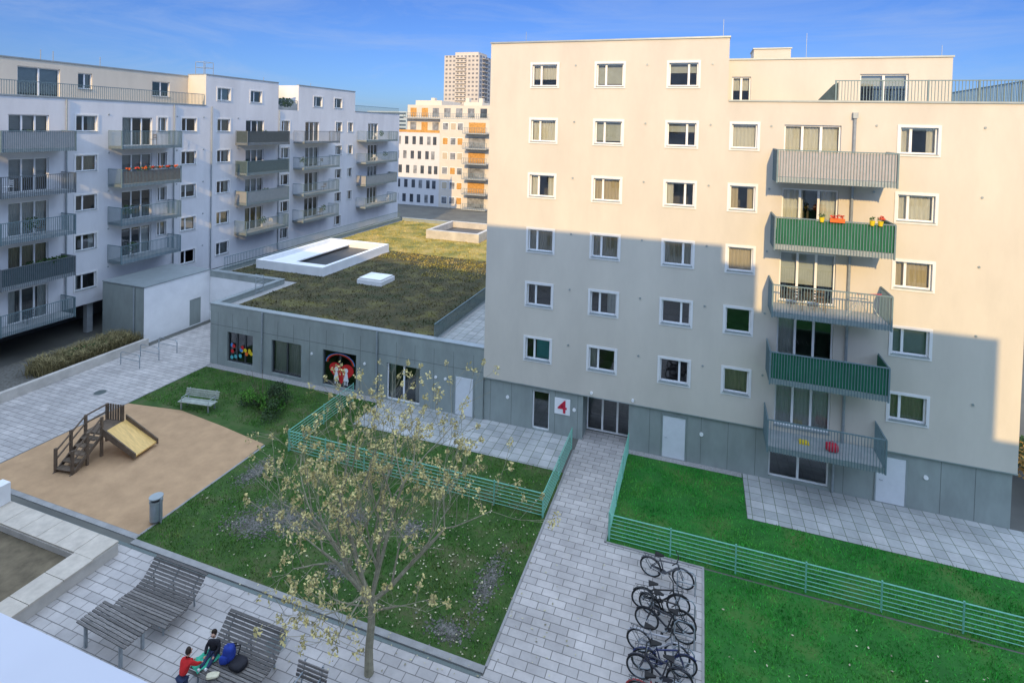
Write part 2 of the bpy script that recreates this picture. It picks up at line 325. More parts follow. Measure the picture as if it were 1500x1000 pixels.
for x in(-5.0,-2.9): tube(g,"door_lamps",FRAME,[(x,Y0+.01,2.6),(x,Y0-.08,2.6)],.07,10)
g.done(smooth=("balcony_red_bag",))
# ------------------------------------------------------------ WING
g=G("kindergarten_building",(-21,Y0,0))
ZW=3.95
wh=[(-29.1,-27.0,.35,2.3),(-25.5,-23.2,.2,2.3),(-21.6,-19.2,.15,2.3),(-17.1,-14.9,.06,2.2)]
wall(g,"walls",CLAD,FM,-30.55,-11.0,0,ZW,wh)
for i,h in enumerate(wh): window(g,FM,*h,mull=(.5,) if i!=0 else (.33,.66),frame=FRAMED if i<3 else FRAME,curt=['n','full','n','lr'][i],surr=False,sill=False)
x=-29.9
while x<-11:
    tall=not any(a-.1<x<b+.1 for a,b,_,_ in wh) and not -12.75<x<-11.5
    fbox(g,"cladding_joints",CLADD,FM,x-.008,x+.008,-.01,.004,.05 if tall else 2.4,ZW-.06); x+=1.22
fbox(g,"cladding_joints",CLADD,FM,-30.5,-11,-.01,.005,2.62,2.64)
for a,b in ((-12.65,-11.6),):
    fbox(g,"doors",DOORW,FM,a,b,-.05,.03,.05,2.15); fbox(g,"doors",CAP,FM,a-.06,a,-.05,.045,.03,2.2); fbox(g,"doors",CAP,FM,b,b+.06,-.05,.045,.03,2.2)
for x in (-17.75,-26.2): tube(g,"downpipe",GALV,[(x,Y0-.08,.1),(x,Y0-.08,ZW)],.05,8)
for x in (-18.6,-13.9,-13.3,-22.4): tube(g,"wall_vents",FRAME,[(x,Y0+.01,1.9),(x,Y0-.05,1.9)],.08,10)
quad(g,"walls",CLAD,[(-30.55,Y0,0),(-30.55,33.2,0),(-30.55,33.2,ZW),(-30.55,Y0,ZW)])
quad(g,"walls",CLAD,[(-11.02,Y0,0),(-11.02,60,0),(-11.02,60,3.5),(-11.02,Y0,3.5)])
FW=lambda u,d,z:(u,33.2-d,z)
bh=[(-33.2,-32.0,.05,2.1)]
wall(g,"walls",WHITE,FW,-37.3,-30.55,0,ZW,bh); window(g,FW,*bh[0],mull=(),frame=FRAMED,curt='n',surr=False,sill=False)
quad(g,"roof_deck",GRAVEL,[(-30.55,Y0,3.62),(-11,Y0,3.62),(-11,62,3.62),(-30.55,62,3.62)])
quad(g,"roof_deck",GRAVEL,[(-37.3,33.2,3.62),(-30.55,33.2,3.62),(-30.55,62,3.62),(-37.3,62,3.62)])
GRR=[(-29.5,-14.5,28.3,36.2),(-28.7,-14.5,36.2,46.2),(-36.6,-35.8,36.2,46.2),(-36.6,-29.5,34.2,36.2)]
GRD=[(-36.6,-14.5,46.2,61.4)]
for (a,b,c,d) in GRR: quad(g,"green_roof",SEDUM,[(a,c,3.66),(b,c,3.66),(b,d,3.66),(a,d,3.66)])
for (a,b,c,d) in GRD: quad(g,"green_roof",SEDUM2,[(a,c,3.66),(b,c,3.66),(b,d,3.66),(a,d,3.66)])
for (a,b,c,d) in ((-30.6,-11,Y0-.04,Y0+.4),(-30.6,-30.2,Y0+.4,33.2),(-37.3,-30.2,33.16,33.6),(-37.3,-36.9,33.6,62),(-37.3,-11,61.6,62)):
    box(g,"parapet",CLAD,a+.03,b-.03,c+.03,d-.03,3.5,ZW); box(g,"parapet",CAP,a,b,c,d,ZW,ZW+.06)
box(g,"roof_paving",PAVE2,-14.1,-11.02,Y0+.5,61,3.64,3.67)
FR=lambda u,d,z:(-14.25+d,u,z)
bars(g,"terrace_railing",BARS,FR,Y0+.4,45,0,3.66,4.7,.12)
for (a,b,c,d,z0,z1) in ((-35.7,-28.9,36.3,36.65,3.62,4.35),(-35.7,-28.9,45.7,46.05,3.62,4.35),(-35.7,-35.35,36.65,45.7,3.62,4.35),(-29.25,-28.9,36.65,45.7,3.62,4.35)): box(g,"atrium",WHITE,a,b,c,d,z0,z1)
box(g,"atrium",WHITE,-35.35,-33.2,36.65,45.7,3.9,4.0); box(g,"atrium",WHITE,-33.2,-29.25,36.65,38.2,3.9,4.0)
box(g,"atrium",FRAMED,-33.2,-29.25,38.2,45.7,3.64,3.7)
box(g,"skylight",WHITE,-25.2,-23.0,35.7,37.6,3.6,4.0); box(g,"skylight",CURT,-25.1,-23.1,35.8,37.5,4.0,4.12)
g.add("skylight",FRAME,[(-25.0,35.9,4.12),(-23.2,35.9,4.12),(-23.2,37.4,4.12),(-25.0,37.4,4.12),(-24.1,36.65,4.3)],[(0,1,4),(1,2,4),(2,3,4),(3,0,4)])
for (a,b,c,d) in ((-28.6,-22.3,53,53.4),(-28.6,-22.3,59,59.4),(-28.6,-28.2,53.4,59),(-22.7,-22.3,53.4,59)): box(g,"roof_well",CONC,a,b,c,d,3.6,4.6)
box(g,"roof_well",FRAMED,-28.2,-22.7,53.4,59,3.66,3.9)
for y in (30.5,31.2): tube(g,"roof_ladder",GALV,[(-30.0,y,3.7),(-30.0,y,4.9),(-30.7,y,4.9)],.025,6)
for k in range(4): tube(g,"roof_ladder",GALV,[(-30.0,30.5,3.9+.28*k),(-30.0,31.2,3.9+.28*k)],.018,5)
FR2=lambda u,d,z:(-36.7+d,u,z)
bars(g,"terrace_railing",BARS,FR2,34,61,0,3.9,4.9,.16)
def disc(part,mat,cx,cz,rx,rz,y,n=16): quad(g,part,mat,[(cx+rx*math.cos(2*math.pi*i/n),y,cz+rz*math.sin(2*math.pi*i/n)) for i in range(n)])
REDP=M("paper_red",(.55,.02,.02),.6,.05,5); BLUEP=M("paper_blue",(.05,.25,.6),.6,.05,5)
ys=Y0+.10
hp_=[]
for i in range(28):
    t=2*math.pi*i/28; hp_.append((-20.3+.055*16*math.sin(t)**3,ys,1.05+.045*(13*math.cos(t)-5*math.cos(2*t)-2*math.cos(3*t)-math.cos(4*t))))
quad(g,"window_pictures",REDP,hp_)
for cx in (-20.65,-19.95):
    disc("window_pictures",FRAME,cx,1.2,.13,.14,ys-.01); quad(g,"window_pictures",FRAME,[(cx-.19,ys-.01,.55),(cx+.19,ys-.01,.55),(cx+.06,ys-.01,1.08),(cx-.06,ys-.01,1.08)])
    for s in (-.08,.08): quad(g,"window_pictures",FRAME,[(cx+s-.03,ys-.01,.3),(cx+s+.03,ys-.01,.3),(cx+s+.03,ys-.01,.56),(cx+s-.03,ys-.01,.56)])
for r,m in ((1.05,BLUEP),(.98,POTO),(.91,REDP)):
    vs=[];fs=[]
    for i in range(13):
        t=math.pi*i/12
        for q in (r,r-.05): vs.append((-20.4+q*math.cos(t),ys-.005,1.55+q*.6*math.sin(t)))
    for i in range(12): fs.append((2*i,2*i+2,2*i+3,2*i+1))
    g.add("window_pictures",m,vs,fs)
random.seed(3)
for i in range(14):
    cx=random.uniform(-28.9,-27.2); disc("window_pictures",random.choice([BLUEP,REDP,POTO,POTY,TEAL]),cx,random.uniform(.6,1.5),.13,.13,ys-.002*i)
g.done()
g=G("annex_building",(-39,29,0))
box(g,"walls",CLAD,-41.5,-37.35,27.8,33.19,0,4.0); FA=lambda u,d,z:(-37.3+d,u,z)
wall(g,"white_wall",WHITE,FA,27.78,33.19,0,4.05,[(31.4,32.4,.05,2.1)]); window(g,FA,31.4,32.4,.05,2.1,mull=(),frame=FRAMED,curt='n',surr=False,sill=False)
box(g,"roof",CAP,-41.5,-37.25,27.75,33.19,4.05,4.12)
tube(g,"downpipe",GALV,[(-38.2,27.7,.1),(-38.2,27.7,4.0)],.05,8)
g.done()
# ------------------------------------------------------------ LEFT BUILDING
XL=-42.75; FL=lambda u,d,z:(XL+d,u,z)
g=G("apartment_building",(XL,45,0))
rows=[18.51-2.9*k for k in range(6)]
hl=[];wl=[]
def addw(y,k,w=.72,hh=.58):
    h=(y-w,y+w,rows[k]-hh,rows[k]+hh); hl.append(h); wl.append((h,(.36,),True))
def addd(y,k,w=1.15):
    z=rows[k]-1.72; h=(y-w,y+w,z,z+2.25); hl.append(h); wl.append((h,(.33,.66),False))
for k in range(1,6):
    addw(27.45,k); addw(35.74,k); addw(39.35,k); addw(47.3,k,.6); addw(56.3,k,.6)
    addd(23.9,k); addw(21.0,k,.5)
    addw(17.5,k); addw(13.5,k)
for k in range(1,5):
    addd(31.2,k,1.2); addw(33.3,k,.4); addd(43.1,k); addd(51.5,k); addd(63.6,k); addw(58.6,k,.5) 
for y in (39.35,43.2,52.4,56.1): addw(y,0)
s1=[h for h in hl if h[1]<37.4]; s2=[h for h in hl if 37.4<h[0] and h[1]<59.4]; s3=[h for h in hl if h[0]>59.4]
wall(g,"walls",PL_LEFT,FL,8,37.4,2.3,17.35,s1); wall(g,"walls",PL_LEFT,FL,37.4,46.2,2.3,20.15,[h for h in s2 if h[1]<46.2])
mid=[h for h in s2 if h[0]>46.2]
wall(g,"walls",PL_LEFT,FL,46.2,59.5,2.3,17.35,[h for h in mid if h[3]<17.35]); wall(g,"walls",PL_LEFT,FL,49.2,59.5,17.35,20.15,[h for h in mid if h[2]>17.35])
wall(g,"walls",PL_LEFT,FL,59.5,70.3,2.3,17.6,s3)
for h,m,s in wl: window(g,FL,*h,mull=m,surr=s,deep=1.2)
XB=-56
def q4(mat,a,b,c,d): quad(g,"walls",mat,[a,b,c,d])
q4(PL_MAIN,(XL,37.4,17.2),(-44.9,37.4,17.2),(-44.9,37.4,20.15),(XL,37.4,20.15))
q4(PL_LEFT,(XL,8,2.3),(XB,8,2.3),(XB,8,17.35),(XL,8,17.35)); q4(PL_LEFT,(XL,70.3,2.3),(XB,70.3,2.3),(XB,70.3,17.6),(XL,70.3,17.6))
q4(PL_LEFT,(XL,59.5,17.3),(XB,59.5,17.3),(XB,59.5,20.15),(XL,59.5,20.15)); q4(PL_LEFT,(XL,46.2,17.3),(-45.5,46.2,17.3),(-45.5,46.2,20.15),(XL,46.2,20.15))
q4(PL_LEFT,(XL,49.2,17.3),(-45.5,49.2,17.3),(-45.5,49.2,20.15),(XL,49.2,20.15)); q4(PL_MAIN,(-45.5,46.2,17.3),(-45.5,49.2,17.3),(-45.5,49.2,20.15),(-45.5,46.2,20.15))
q4(PL_LEFT,(XB,8,0),(XB,70.3,0),(XB,70.3,17.4),(XB,8,17.4)); q4(PL_LEFT,(XB,8,17.4),(XB,59.5,17.4),(XB,59.5,20.1),(XB,8,20.1))
FLP=lambda u,d,z:(-44.9+d,u,z)
hpn=[(24.4,27.0,17.45,19.5),(28.2,29.2,18.2,19.4),(34.0,35.6,18.0,19.3),(19,21,17.5,19.4)]
wall(g,"penthouse",PL_MAIN,FLP,8,37.4,17.2,20.0,hpn)
for h in hpn: window(g,FLP,*h,mull=(.5,),surr=False)
for p in ([(XL,8,17.2),(-45,8,17.2),(-45,37.4,17.2),(XL,37.4,17.2)],[(-44.9,8,20),(XB,8,20),(XB,37.4,20),(-44.9,37.4,20)],[(-45.5,37.4,19.95),(XB,37.4,19.95),(XB,59.5,19.95),(-45.5,59.5,19.95)],
  [(XL,37.4,19.94),(-45.5,37.4,19.94),(-45.5,46.2,19.94),(XL,46.2,19.94)],[(XL,49.2,19.94),(-45.5,49.2,19.94),(-45.5,59.5,19.94),(XL,59.5,19.94)],[(XL,46.2,17.3),(-45.5,46.2,17.3),(-45.5,49.2,17.3),(XL,49.2,17.3)],[(XL,59.5,17.4),(XB,59.5,17.4),(XB,70.3,17.4),(XL,70.3,17.4)]): quad(g,"roof",GRAVEL,p)
for (u0,u1,z) in ((8,37.4,17.35),(37.4,46.2,20.15),(49.2,59.5,20.15),(59.5,70.3,17.6)): fbox(g,"roof_edge",CAP,FL,u0,u1,-.3,.05,z,z+.09)
fbox(g,"roof_edge",CAP,FLP,8,37.4,-.3,.05,20.0,20.09); fbox(g,"roof_edge",CAP,FL,37.38,37.7,-2.2,-.3,20.15,20.24)
bars(g,"roof_railing",BARS,FL,8,37.3,-.12,17.4,18.35,.14); bars(g,"roof_railing",BARS,FL,59.6,70.2,-.1,17.7,18.4,.2); bars(g,"roof_railing",BARS,FL,46.3,49.1,-.1,17.35,18.4,.15)
tuftcloud(g,"terrace_plants",LEAF,(-43.1,47.6,18.2),(.3,1.3,.5),350,.12)
for y in (37.9,38.9):
    for x_ in (-43.6,-44.6): tube(g,"roof_frame",GALV,[(x_,y,19.9),(x_,y,21.4)],.03,5)
for z in (20.9,21.4):
    tube(g,"roof_frame",GALV,[(-43.6,37.9,z),(-43.6,38.9,z),(-44.6,38.9,z),(-44.6,37.9,z),(-43.6,37.9,z)],.025,5)
for y in (26.4,27.2,47.5,55,30.5): tube(g,"roof_frame",GALV,[(-46,y,20),(-46,y,20.9)],.03,5)
quad(g,"underside",SLAB,[(XL,8,2.3),(-56,8,2.3),(-56,70.3,2.3),(XL,70.3,2.3)])
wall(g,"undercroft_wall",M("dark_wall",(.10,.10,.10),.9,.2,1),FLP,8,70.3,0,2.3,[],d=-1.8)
for y in range(10,70,6): fbox(g,"columns",SLAB,FL,y-.2,y+.2,-.8,-.4,0,2.3)
bl=[('A',21.6,25.8,[1,2,3,4,5]),('B',28.95,33.8,[1,2,3,4]),('C',40.7,46.2,[1,2,3,4]),('D',48.5,54.5,[1,2,3,4]),('E',60.0,67.4,[1,2,3,4])]
BR=M("railing_dark",(.13,.15,.16),.5,.08,6)
styles={('A',1):('panel',BARS),('A',2):('bars',BR),('A',3):('bars',BARS),('A',4):('dark',BR),('A',5):('bars',BARS),('B',2):('brown',BARS),('C',1):('dark',BR),('D',1):('bars',BR)}
M("fabric_brown",(.22,.15,.11),.8,.2,4)
random.seed(12)
for nm,a,b,ks in bl:
    for k in ks:
        s,m=styles.get((nm,k),(random.choice(['bars','bars','panel','dark']) if nm in 'CDE' else 'bars',BARS))
        zb=13.72-2.9*(k-1)
        if s=='brown':
            balcony(g,FL,a,b,zb,1.5,'bars',m); fbox(g,"balcony_screens",MT["fabric_brown"],FL,a+.05,b-.05,1.46,1.48,zb+.3,zb+1.2)
            for q in range(7): tuftcloud(g,"balcony_flowers",FLOWER if q%2 else POTO,FL(a+.4+q*.65,1.55,zb+1.42),(.10,.22,.09),30,.06)
            tuftcloud(g,"balcony_flowers",LEAF,FL(a+2.4,1.5,zb+1.4),(.1,2.2,.1),160,.07)
        else: balcony(g,FL,a,b,zb,1.5,s,m,sp=.11 if nm in 'ABC' else .16)
        if random.random()<.8: chair(g,"balcony_furniture",random.choice([FRAME,WOODB,FRAMED]),XL+.8,random.uniform(a+.6,b-.6),zb+.25)
        if random.random()<.6: tuftcloud(g,"balcony_plants",LEAF,(XL+.9,random.uniform(a+.4,b-.4),zb+1.1),(.25,.5,.4),90,.08)
tuftcloud(g,"balcony_plants",LEAF,FL(24.6,1.3,6.35),(.25,1.0,.25),240,.09)
for y in (26.1,34.3,38.0,46.3): tube(g,"downpipes",GALV,[FL(y,.08,2.3),FL(y,.08,17.3)],.05,8)
for k in range(1,6):
    for y in (29,34.6,37.2,41): tube(g,"wall_vents",CAP,[FL(y,-.01,rows[k]+.7),FL(y,.04,rows[k]+.7)],.06,8)
g.done()
# ------------------------------------------------------------ distant buildings
ORW=M("orange_wood",(.52,.27,.07),.6,.25,3); DKW=M("far_window",(.06,.07,.085),.2,.5,.6); PALE=M("far_plaster",(.62,.56,.47),.9,.04,1); PALEW=M("far_white",(.62,.61,.60),.9,.04,1)
GLW=M("far_window_grey",(.22,.23,.24),.25,.5,.9)
g=G("apartment_building",(-48,98,0)); FF=lambda u,d,z:(u,96-d,z)
random.seed(5)
box(g,"walls",PALEW,-60,-49.2,96,110,0,14.5); box(g,"walls",PALE,-49.19,-36,96,110,0,17.4); box(g,"walls",PALE,-58,-36,98.5,110,14.5,20.2)
box(g,"walls",PALE,-57,-51,100,109,20.2,21.2); box(g,"walls",PALE,-46,-42,100,109,20.2,20.9)
for k in range(6):
    z=1.6+2.9*k-1.0
    for i,x in enumerate((-58.3,-56.6,-54.9,-53.3,-51.6,-50.3)):
        if k<5: dx=.35*((k*7+i*3)%3-1); fbox(g,"windows",DKW if (i+k)%4 else GLW,FF,x+dx-.38,x+dx+.38,-.1,.03,z,z+1.6)
    for i,x in enumerate((-48.0,-46.3,-44.8)):
        fbox(g,"windows",FRAME,FF,x-.62,x+.62,-.1,.02,z+.1,z+1.6); fbox(g,"windows",random.choice([ORW,GLW,GLW,CURTB]),FF,x-.54,x+.54,-.1,.05,z+.2,z+1.5)
    fbox(g,"balconies",SLAB,FF,-43.5,-38.5,.0,1.8,z-.5,z-.3); bars(g,"balconies",BARS,FF,-43.5,-38.5,1.8,z-.4,z+.7,.35,.03); fbox(g,"windows",ORW if k%2 else GLW,FF,-43,-39.5,-.1,.04,z-.3,z+1.7)
FF2=lambda u,d,z:(u,98.5-d,z)
for z in (14.9,17.8):
    for x in (-56.6,-54,-51.5,-48.9,-46.3,-43.7,-41,-38.5): fbox(g,"windows",random.choice([ORW,GLW,DKW,ORW]),FF2,x-.7,x+.7,-.1,.04,z,z+1.8)
fbox(g,"terraces",ORW,FF,-59.8,-49.3,-.05,.06,14.6,15.1); fbox(g,"terraces",SLAB,FF2,-58.2,-35.8,-.1,1.2,17.35,17.6); bars(g,"terraces",BARS,FF2,-58.2,-36,1.15,17.6,18.5,.4,.03)
for x in (-55,-47,-44,-39): box(g,"chimneys",PALE,x,x+.8,103,104,20,21.9)
g.done()
g=G("high_rise_tower",(-160,350,0)); FT=lambda u,d,z:(u,350-d,z); FT2=lambda u,d,z:(-150+d,u,z)
TWC=M("tower_concrete",(.54,.50,.45),.9,.05,.2); TWW=M("tower_window",(.20,.20,.21),.3,.4,.5)
box(g,"walls",TWC,-177,-150,350,372,0,66); box(g,"walls",TWC,-170,-152,353,369,66,68.5)
for k in range(22):
    z=1.5+3*k
    for j in range(9): fbox(g,"windows",TWW,FT,-176+j*2.95,-174.4+j*2.95,-.1,.05,z,z+1.3)
    fbox(g,"balconies",TWC,FT,-168,-160,.06,1.1,z-.6,z+.1)
    for j in range(4): fbox(g,"windows",TWW,FT2,351.5+j*5.2,354.6+j*5.2,-.1,.05,z,z+1.7)
    fbox(g,"balconies",TWC,FT2,356,366,0.06,1.6,z-.6,z-.2)
g.done()
g=G("office_tower",(-140,390,0)); GL2=M("tower_glass",(.10,.14,.18),.15,.3,.3,metal=.3); box(g,"walls",GL2,-165,-140,385,400,0,52)
for k in range(16): box(g,"floors",TWC,-165.2,-139.8,384.7,400.2,3*k+3,3*k+3.6)
g.done()
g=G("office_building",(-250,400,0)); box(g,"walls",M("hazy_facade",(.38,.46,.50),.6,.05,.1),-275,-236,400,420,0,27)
for k in range(8): box(g,"windows",GL2,-274,-237,399.9,400.1,2+3.2*k,3.6+3.2*k)
g.done()
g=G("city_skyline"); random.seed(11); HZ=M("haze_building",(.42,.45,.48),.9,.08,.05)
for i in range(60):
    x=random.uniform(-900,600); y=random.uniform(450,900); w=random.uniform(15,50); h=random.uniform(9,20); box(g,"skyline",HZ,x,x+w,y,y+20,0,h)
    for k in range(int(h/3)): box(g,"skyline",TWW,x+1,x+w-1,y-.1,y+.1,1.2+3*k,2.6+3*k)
g.done(single=True)
# ------------------------------------------------------------ building the photo was taken from (casts the courtyard shadow)
g=G("apartment_building",(0,-8,0)); FC=lambda u,d,z:(u,-1.2+d,z)
segs=[(-62,5.1,24.1),(5.1,6.6,23.3),(6.6,15.9,21.2),(15.9,34,17.0)]
for a,b,t in segs:
    hs=[]
    u=a+1.5
    while u<b-1.6:
        for k in range(int((t-1)/2.9)):
            if not(-4.2<u<3.2 and k==4): hs.append((u,u+1.4,1.0+2.9*k,2.3+2.9*k))
        u+=3.4
    wall(g,"walls",PL_LEFT,FC,a,b,0,t,hs)
    for h in hs: window(g,FC,*h,surr=False,deep=1.0)
    box(g,"roof",GRAVEL,a,b,-14,-1.5,t-.3,t-.2); box(g,"roof",CAP,a,b,-1.5,-1.15,t,t+.06)
    quad(g,"walls",PL_LEFT,[(a,-14,0),(b,-14,0),(b,-14,t),(a,-14,t)]); quad(g,"walls",PL_LEFT,[(b,-1.2,0),(b,-14,0),(b,-14,t),(b,-1.2,t)])
    if a==-62: quad(g,"walls",PL_LEFT,[(a,-1.2,0),(a,-14,0),(a,-14,t),(a,-1.2,t)])
LEDGE=M("parapet_coating",(.62,.62,.66),.35,.03,3)
box(g,"balcony",SLAB,-4,3,-1.19,.57,14.1,14.3); box(g,"balcony",WHITE,-4,3,.44,.57,14.3,15.16); box(g,"balcony",LEDGE,-4.02,3.02,.37,.637,15.16,15.2)
for x in (-4,2.9): box(g,"balcony",WHITE,x,x+.1,-1.19,.44,14.3,15.16)
g.done()
# ------------------------------------------------------------ GROUND
def sheet(name,mat,rects,z):
    g=G(name)
    for r in rects:
        if len(r)==4 and not hasattr(r[0],'__len__'): a,b,c,d=r; quad(g,"s",mat,[(a,c,z),(b,c,z),(b,d,z),(a,d,z)])
        else: quad(g,"s",mat,[(p[0],p[1],z) for p in r])
    g.done(single=True)
sheet("ground",M("ground_asphalt",(.10,.10,.09),.95,.2,.3,.3,30,c2=(.14,.14,.12)),[(-2500,2500,-1500,3500)],0)
sheet("pavement",PAVE,[(-36.7,-30.35,14.5,33.2),(-62,.5,-1.2,14.45),(-36.7,-30.35,14.45,14.5)],.004)
sheet("path",PAVE,[(-5.62,-3.15,14.5,28.4),(-3.15,.5,14.45,20.8),(-5.62,-3.15,14.45,14.5)],.008)
sheet("sandpit_playground",SAND,[[(-30.3,14.95),(-20.2,14.95),(-20.2,19),(-20.3,21.3),(-23.5,21.8),(-26.9,22.2),(-30.3,21.7)]],.014)
sheet("patio",PAVE2,[(-17.3,-6.1,24.4,27.36),(2.3,16,24.2,27.36)],.02)
sheet("lawn_soil",SOIL,[(-20.15,-5.68,14.75,24.39),(-30.3,-20.15,21.2,27.2),(-20.15,-17.35,24.39,27.2)],.010)
sheet("lawn_soil",SOIL2,[(-3.08,2.28,20.87,27.3),(2.28,30,20.87,24.19),(.56,30,1,20.8)],.010)
GRAV2=M("dirt_patch",(.11,.105,.085),.95,.3,6,.7,40,c2=(.20,.195,.175))
sheet("planting_bed_soil",GRAV2,[(-42,-37.05,14,27.7)],.004)
pat=[(-15.6,17.6,1.9,.7),(-16.6,16.8,1.1,.6),(-6.7,17.6,.4,1.3),(-13.2,18.6,.8,.5),(-7.2,15.4,.7,.4),(-19,19.5,.5,1.1),(-12,16.2,.6,.4),(-10.5,18.8,.6,.5),(-24.5,23.3,1.6,.7)]
g=G("bare_earth_patch"); CH=M("gravel_chips",(.09,.085,.07),.95,.3,3,c2=(.17,.165,.145),island=.45); rg=random.Random(5); vs=[];fs=[]
for cx,cy,rx,ry in pat[:-1]:
    for i in range(int(1000*rx*ry)+150):
        x=rg.gauss(cx,rx*.5); y=rg.gauss(cy,ry*.5); s=rg.uniform(.015,.05)
        if x<-20 or x>-5.8: continue
        n=rg.randint(4,6); k=len(vs); z=.014+rg.random()*.015; t0=rg.random()*6; vs.extend([(x+s*math.cos(t0+q*6.283/n),y+s*math.sin(t0+q*6.283/n),z+rg.uniform(-.003,.006)) for q in range(n)]); vs.append((x,y,z+.012)); fs.extend([(k+q,k+(q+1)%n,k+n) for q in range(n)])
g.add("c",CH,vs,fs); g.done(single=True)
g=G("kerb")
KB=M("kerb_concrete",(.30,.295,.28),.85,.15,2,.2,30)
for (a,b,c,d,z) in ((-20.1,-5.65,14.5,14.72,.05),(-30.35,-20.12,14.72,14.93,.03),(-5.68,-5.6,14.73,26.3,.04),(-3.16,-3.08,20.85,26.9,.04),(.48,.56,5,20.8,.04),(-3.07,.56,20.8,20.87,.04),(-20.2,-20.12,14.93,21.2,.04),(-30.4,-30.32,14.94,27.2,.03)): box(g,"kerb",KB,a,b,c,d,0,z)
g.done(single=True)
g=G("drainage_channel"); box(g,"c",M("drain_metal",(.14,.17,.16),.5,.1,20,metal=.5),-62,-5.7,14.36,14.48,0,.012); g.done(single=True)
for x,y in ((-12,13.2),(-33,22)):
    g=G("manhole_cover"); tube(g,"m",MT["drain_metal"],[(x,y,0),(x,y,.014)],.3,20); tube(g,"m",KB,[(x,y,0),(x,y,.0115)],.36,20); g.done(single=True)
sheet("gravel_strip",GRAVEL,[(-30.3,-17.4,26.75,27.25),(-3.05,2.25,27.0,27.36)],.022)
# ---- grass
def grass(name,rects,dens,mat,h=(.05,.11),skip=(),z0=.012,wd=(.009,.018)):
    V=[]
    for a,b,c,d in rects:
        n=int((b-a)*(d-c)*dens); x=np.random.uniform(a,b,n); y=np.random.uniform(c,d,n)
        keep=np.ones(n,bool)
        for cx,cy,rx,ry in skip: keep&=~(np.random.rand(n)<.95*np.exp(-.8*(((x-cx)/(rx*.8))**2+((y-cy)/(ry*.8))**2)))
        cl=np.sin(x*2.1+np.sin(y*1.7)*1.5)*np.cos(y*2.6+np.sin(x*1.3))
        keep&=np.random.rand(n)<(.70+.30*cl)
        x=x[keep];y=y[keep]; n=len(x); th=np.random.uniform(0,6.283,n); w=np.random.uniform(*wd,n); hh=np.random.uniform(*h,n)*(1+.35*cl[keep]); ln=np.random.uniform(-.07,.07,(n,2))
        P=np.zeros((n,3,3)); P[:,0,0]=x-np.cos(th)*w;P[:,0,1]=y-np.sin(th)*w;P[:,1,0]=x+np.cos(th)*w;P[:,1,1]=y+np.sin(th)*w;P[:,2,0]=x+ln[:,0];P[:,2,1]=y+ln[:,1];P[:,2,2]=z0+hh;P[:,:2,2]=z0
        V.append(P.reshape(-1,3))
    V=np.concatenate(V); n=len(V)//3; me=bpy.data.meshes.new(name); me.vertices.add(len(V)); me.vertices.foreach_set("co",V.ravel().astype(np.float32))
    me.loops.add(n*3); me.loops.foreach_set("vertex_index",np.arange(n*3,dtype=np.int32)); me.polygons.add(n); me.polygons.foreach_set("loop_start",np.arange(0,n*3,3,dtype=np.int32)); me.polygons.foreach_set("loop_total",np.full(n,3,dtype=np.int32))
    me.update(calc_edges=True); me.materials.append(mat); link(bpy.data.objects.new(name,me))
GR1=M("grass_olive",(.04,.14,.018),.7,0,.5,0,c2=(.07,.21,.025),c3=(.14,.20,.045),island=.5,spec=.2); GR2=M("grass_fresh",(.018,.19,.025),.7,0,.5,0,c2=(.04,.31,.035),c3=(.10,.33,.05),island=.5,spec=.2)
grass("lawn_grass",[(-20.1,-5.72,14.78,24.37),(-30.25,-20.1,22.3,26.7),(-20.1,-17.4,24.37,26.7)],330,GR1,skip=pat)
grass("lawn_grass",[(-3.04,2.25,20.9,26.9),(2.25,16,20.9,24.15),(.6,16,10,20.76)],400,GR2)
SG=M("sedum_tufts",(.05,.06,.018),.8,0,.55,0,c2=(.10,.085,.035),c3=(.20,.18,.05),island=.45,spec=.2,det=5)
SG2=M("sedum_tufts_dry_sunlit",(.14,.17,.04),.8,0,.5,0,c2=(.38,.31,.07),c3=(.55,.40,.15),island=.4,spec=.2,det=5)  # dry tufts, colour brightened to carry the sunlit part of the roof
grass("green_roof_sedum",GRR,55,SG,h=(.03,.10),z0=3.665,wd=(.02,.06))
grass("green_roof_sedum",GRD,60,SG2,h=(.03,.10),z0=3.665,wd=(.02,.06))
grass("green_roof_sedum",[(-28.7,-14.5,43.5,46.2),(-24,-14.5,41.5,43.5),(-22,-17,39.5,41.5)],70,SG2,h=(.03,.10),z0=3.665,wd=(.02,.06))  # sunlit-coloured tufts stepped along the edge of the roof shadow
g=G("fallen_leaves"); LV=M("dry_leaf",(.40,.37,.24),.8,.3,5,island=.5)
vs=[];fs=[]
rg=random.Random(8)
for i in range(900):
    if i<500: x=rg.gauss(-9.5,3.0); y=rg.gauss(16.8,2.0)
    elif i<650: x=rg.uniform(-20,-6);y=rg.uniform(15,24)
    elif i<720: x=rg.uniform(1,12); y=rg.uniform(14,20)
    else: x=rg.uniform(-14,-3);y=rg.uniform(11,24)
    if not(-20<x<14 and 10<y<27): continue
    z=.03 if (-5.6<x<.5 and y<27 and (x<-3.1 or y<20.8)) or y<14.4 else rg.uniform(.05,.09)
    s=rg.uniform(.025,.055); t=rg.uniform(0,6.28); a=Vector((math.cos(t),math.sin(t),rg.uniform(-.2,.2)))*s; b=Vector((-math.sin(t),math.cos(t),rg.uniform(-.2,.2)))*s*.6
    p=Vector((x,y,z)); k=len(vs); vs.extend([p-a,p+b,p+a,p-b]); fs.append((k,k+1,k+2,k+3))
g.add("l",LV,vs,fs); g.done(single=True)
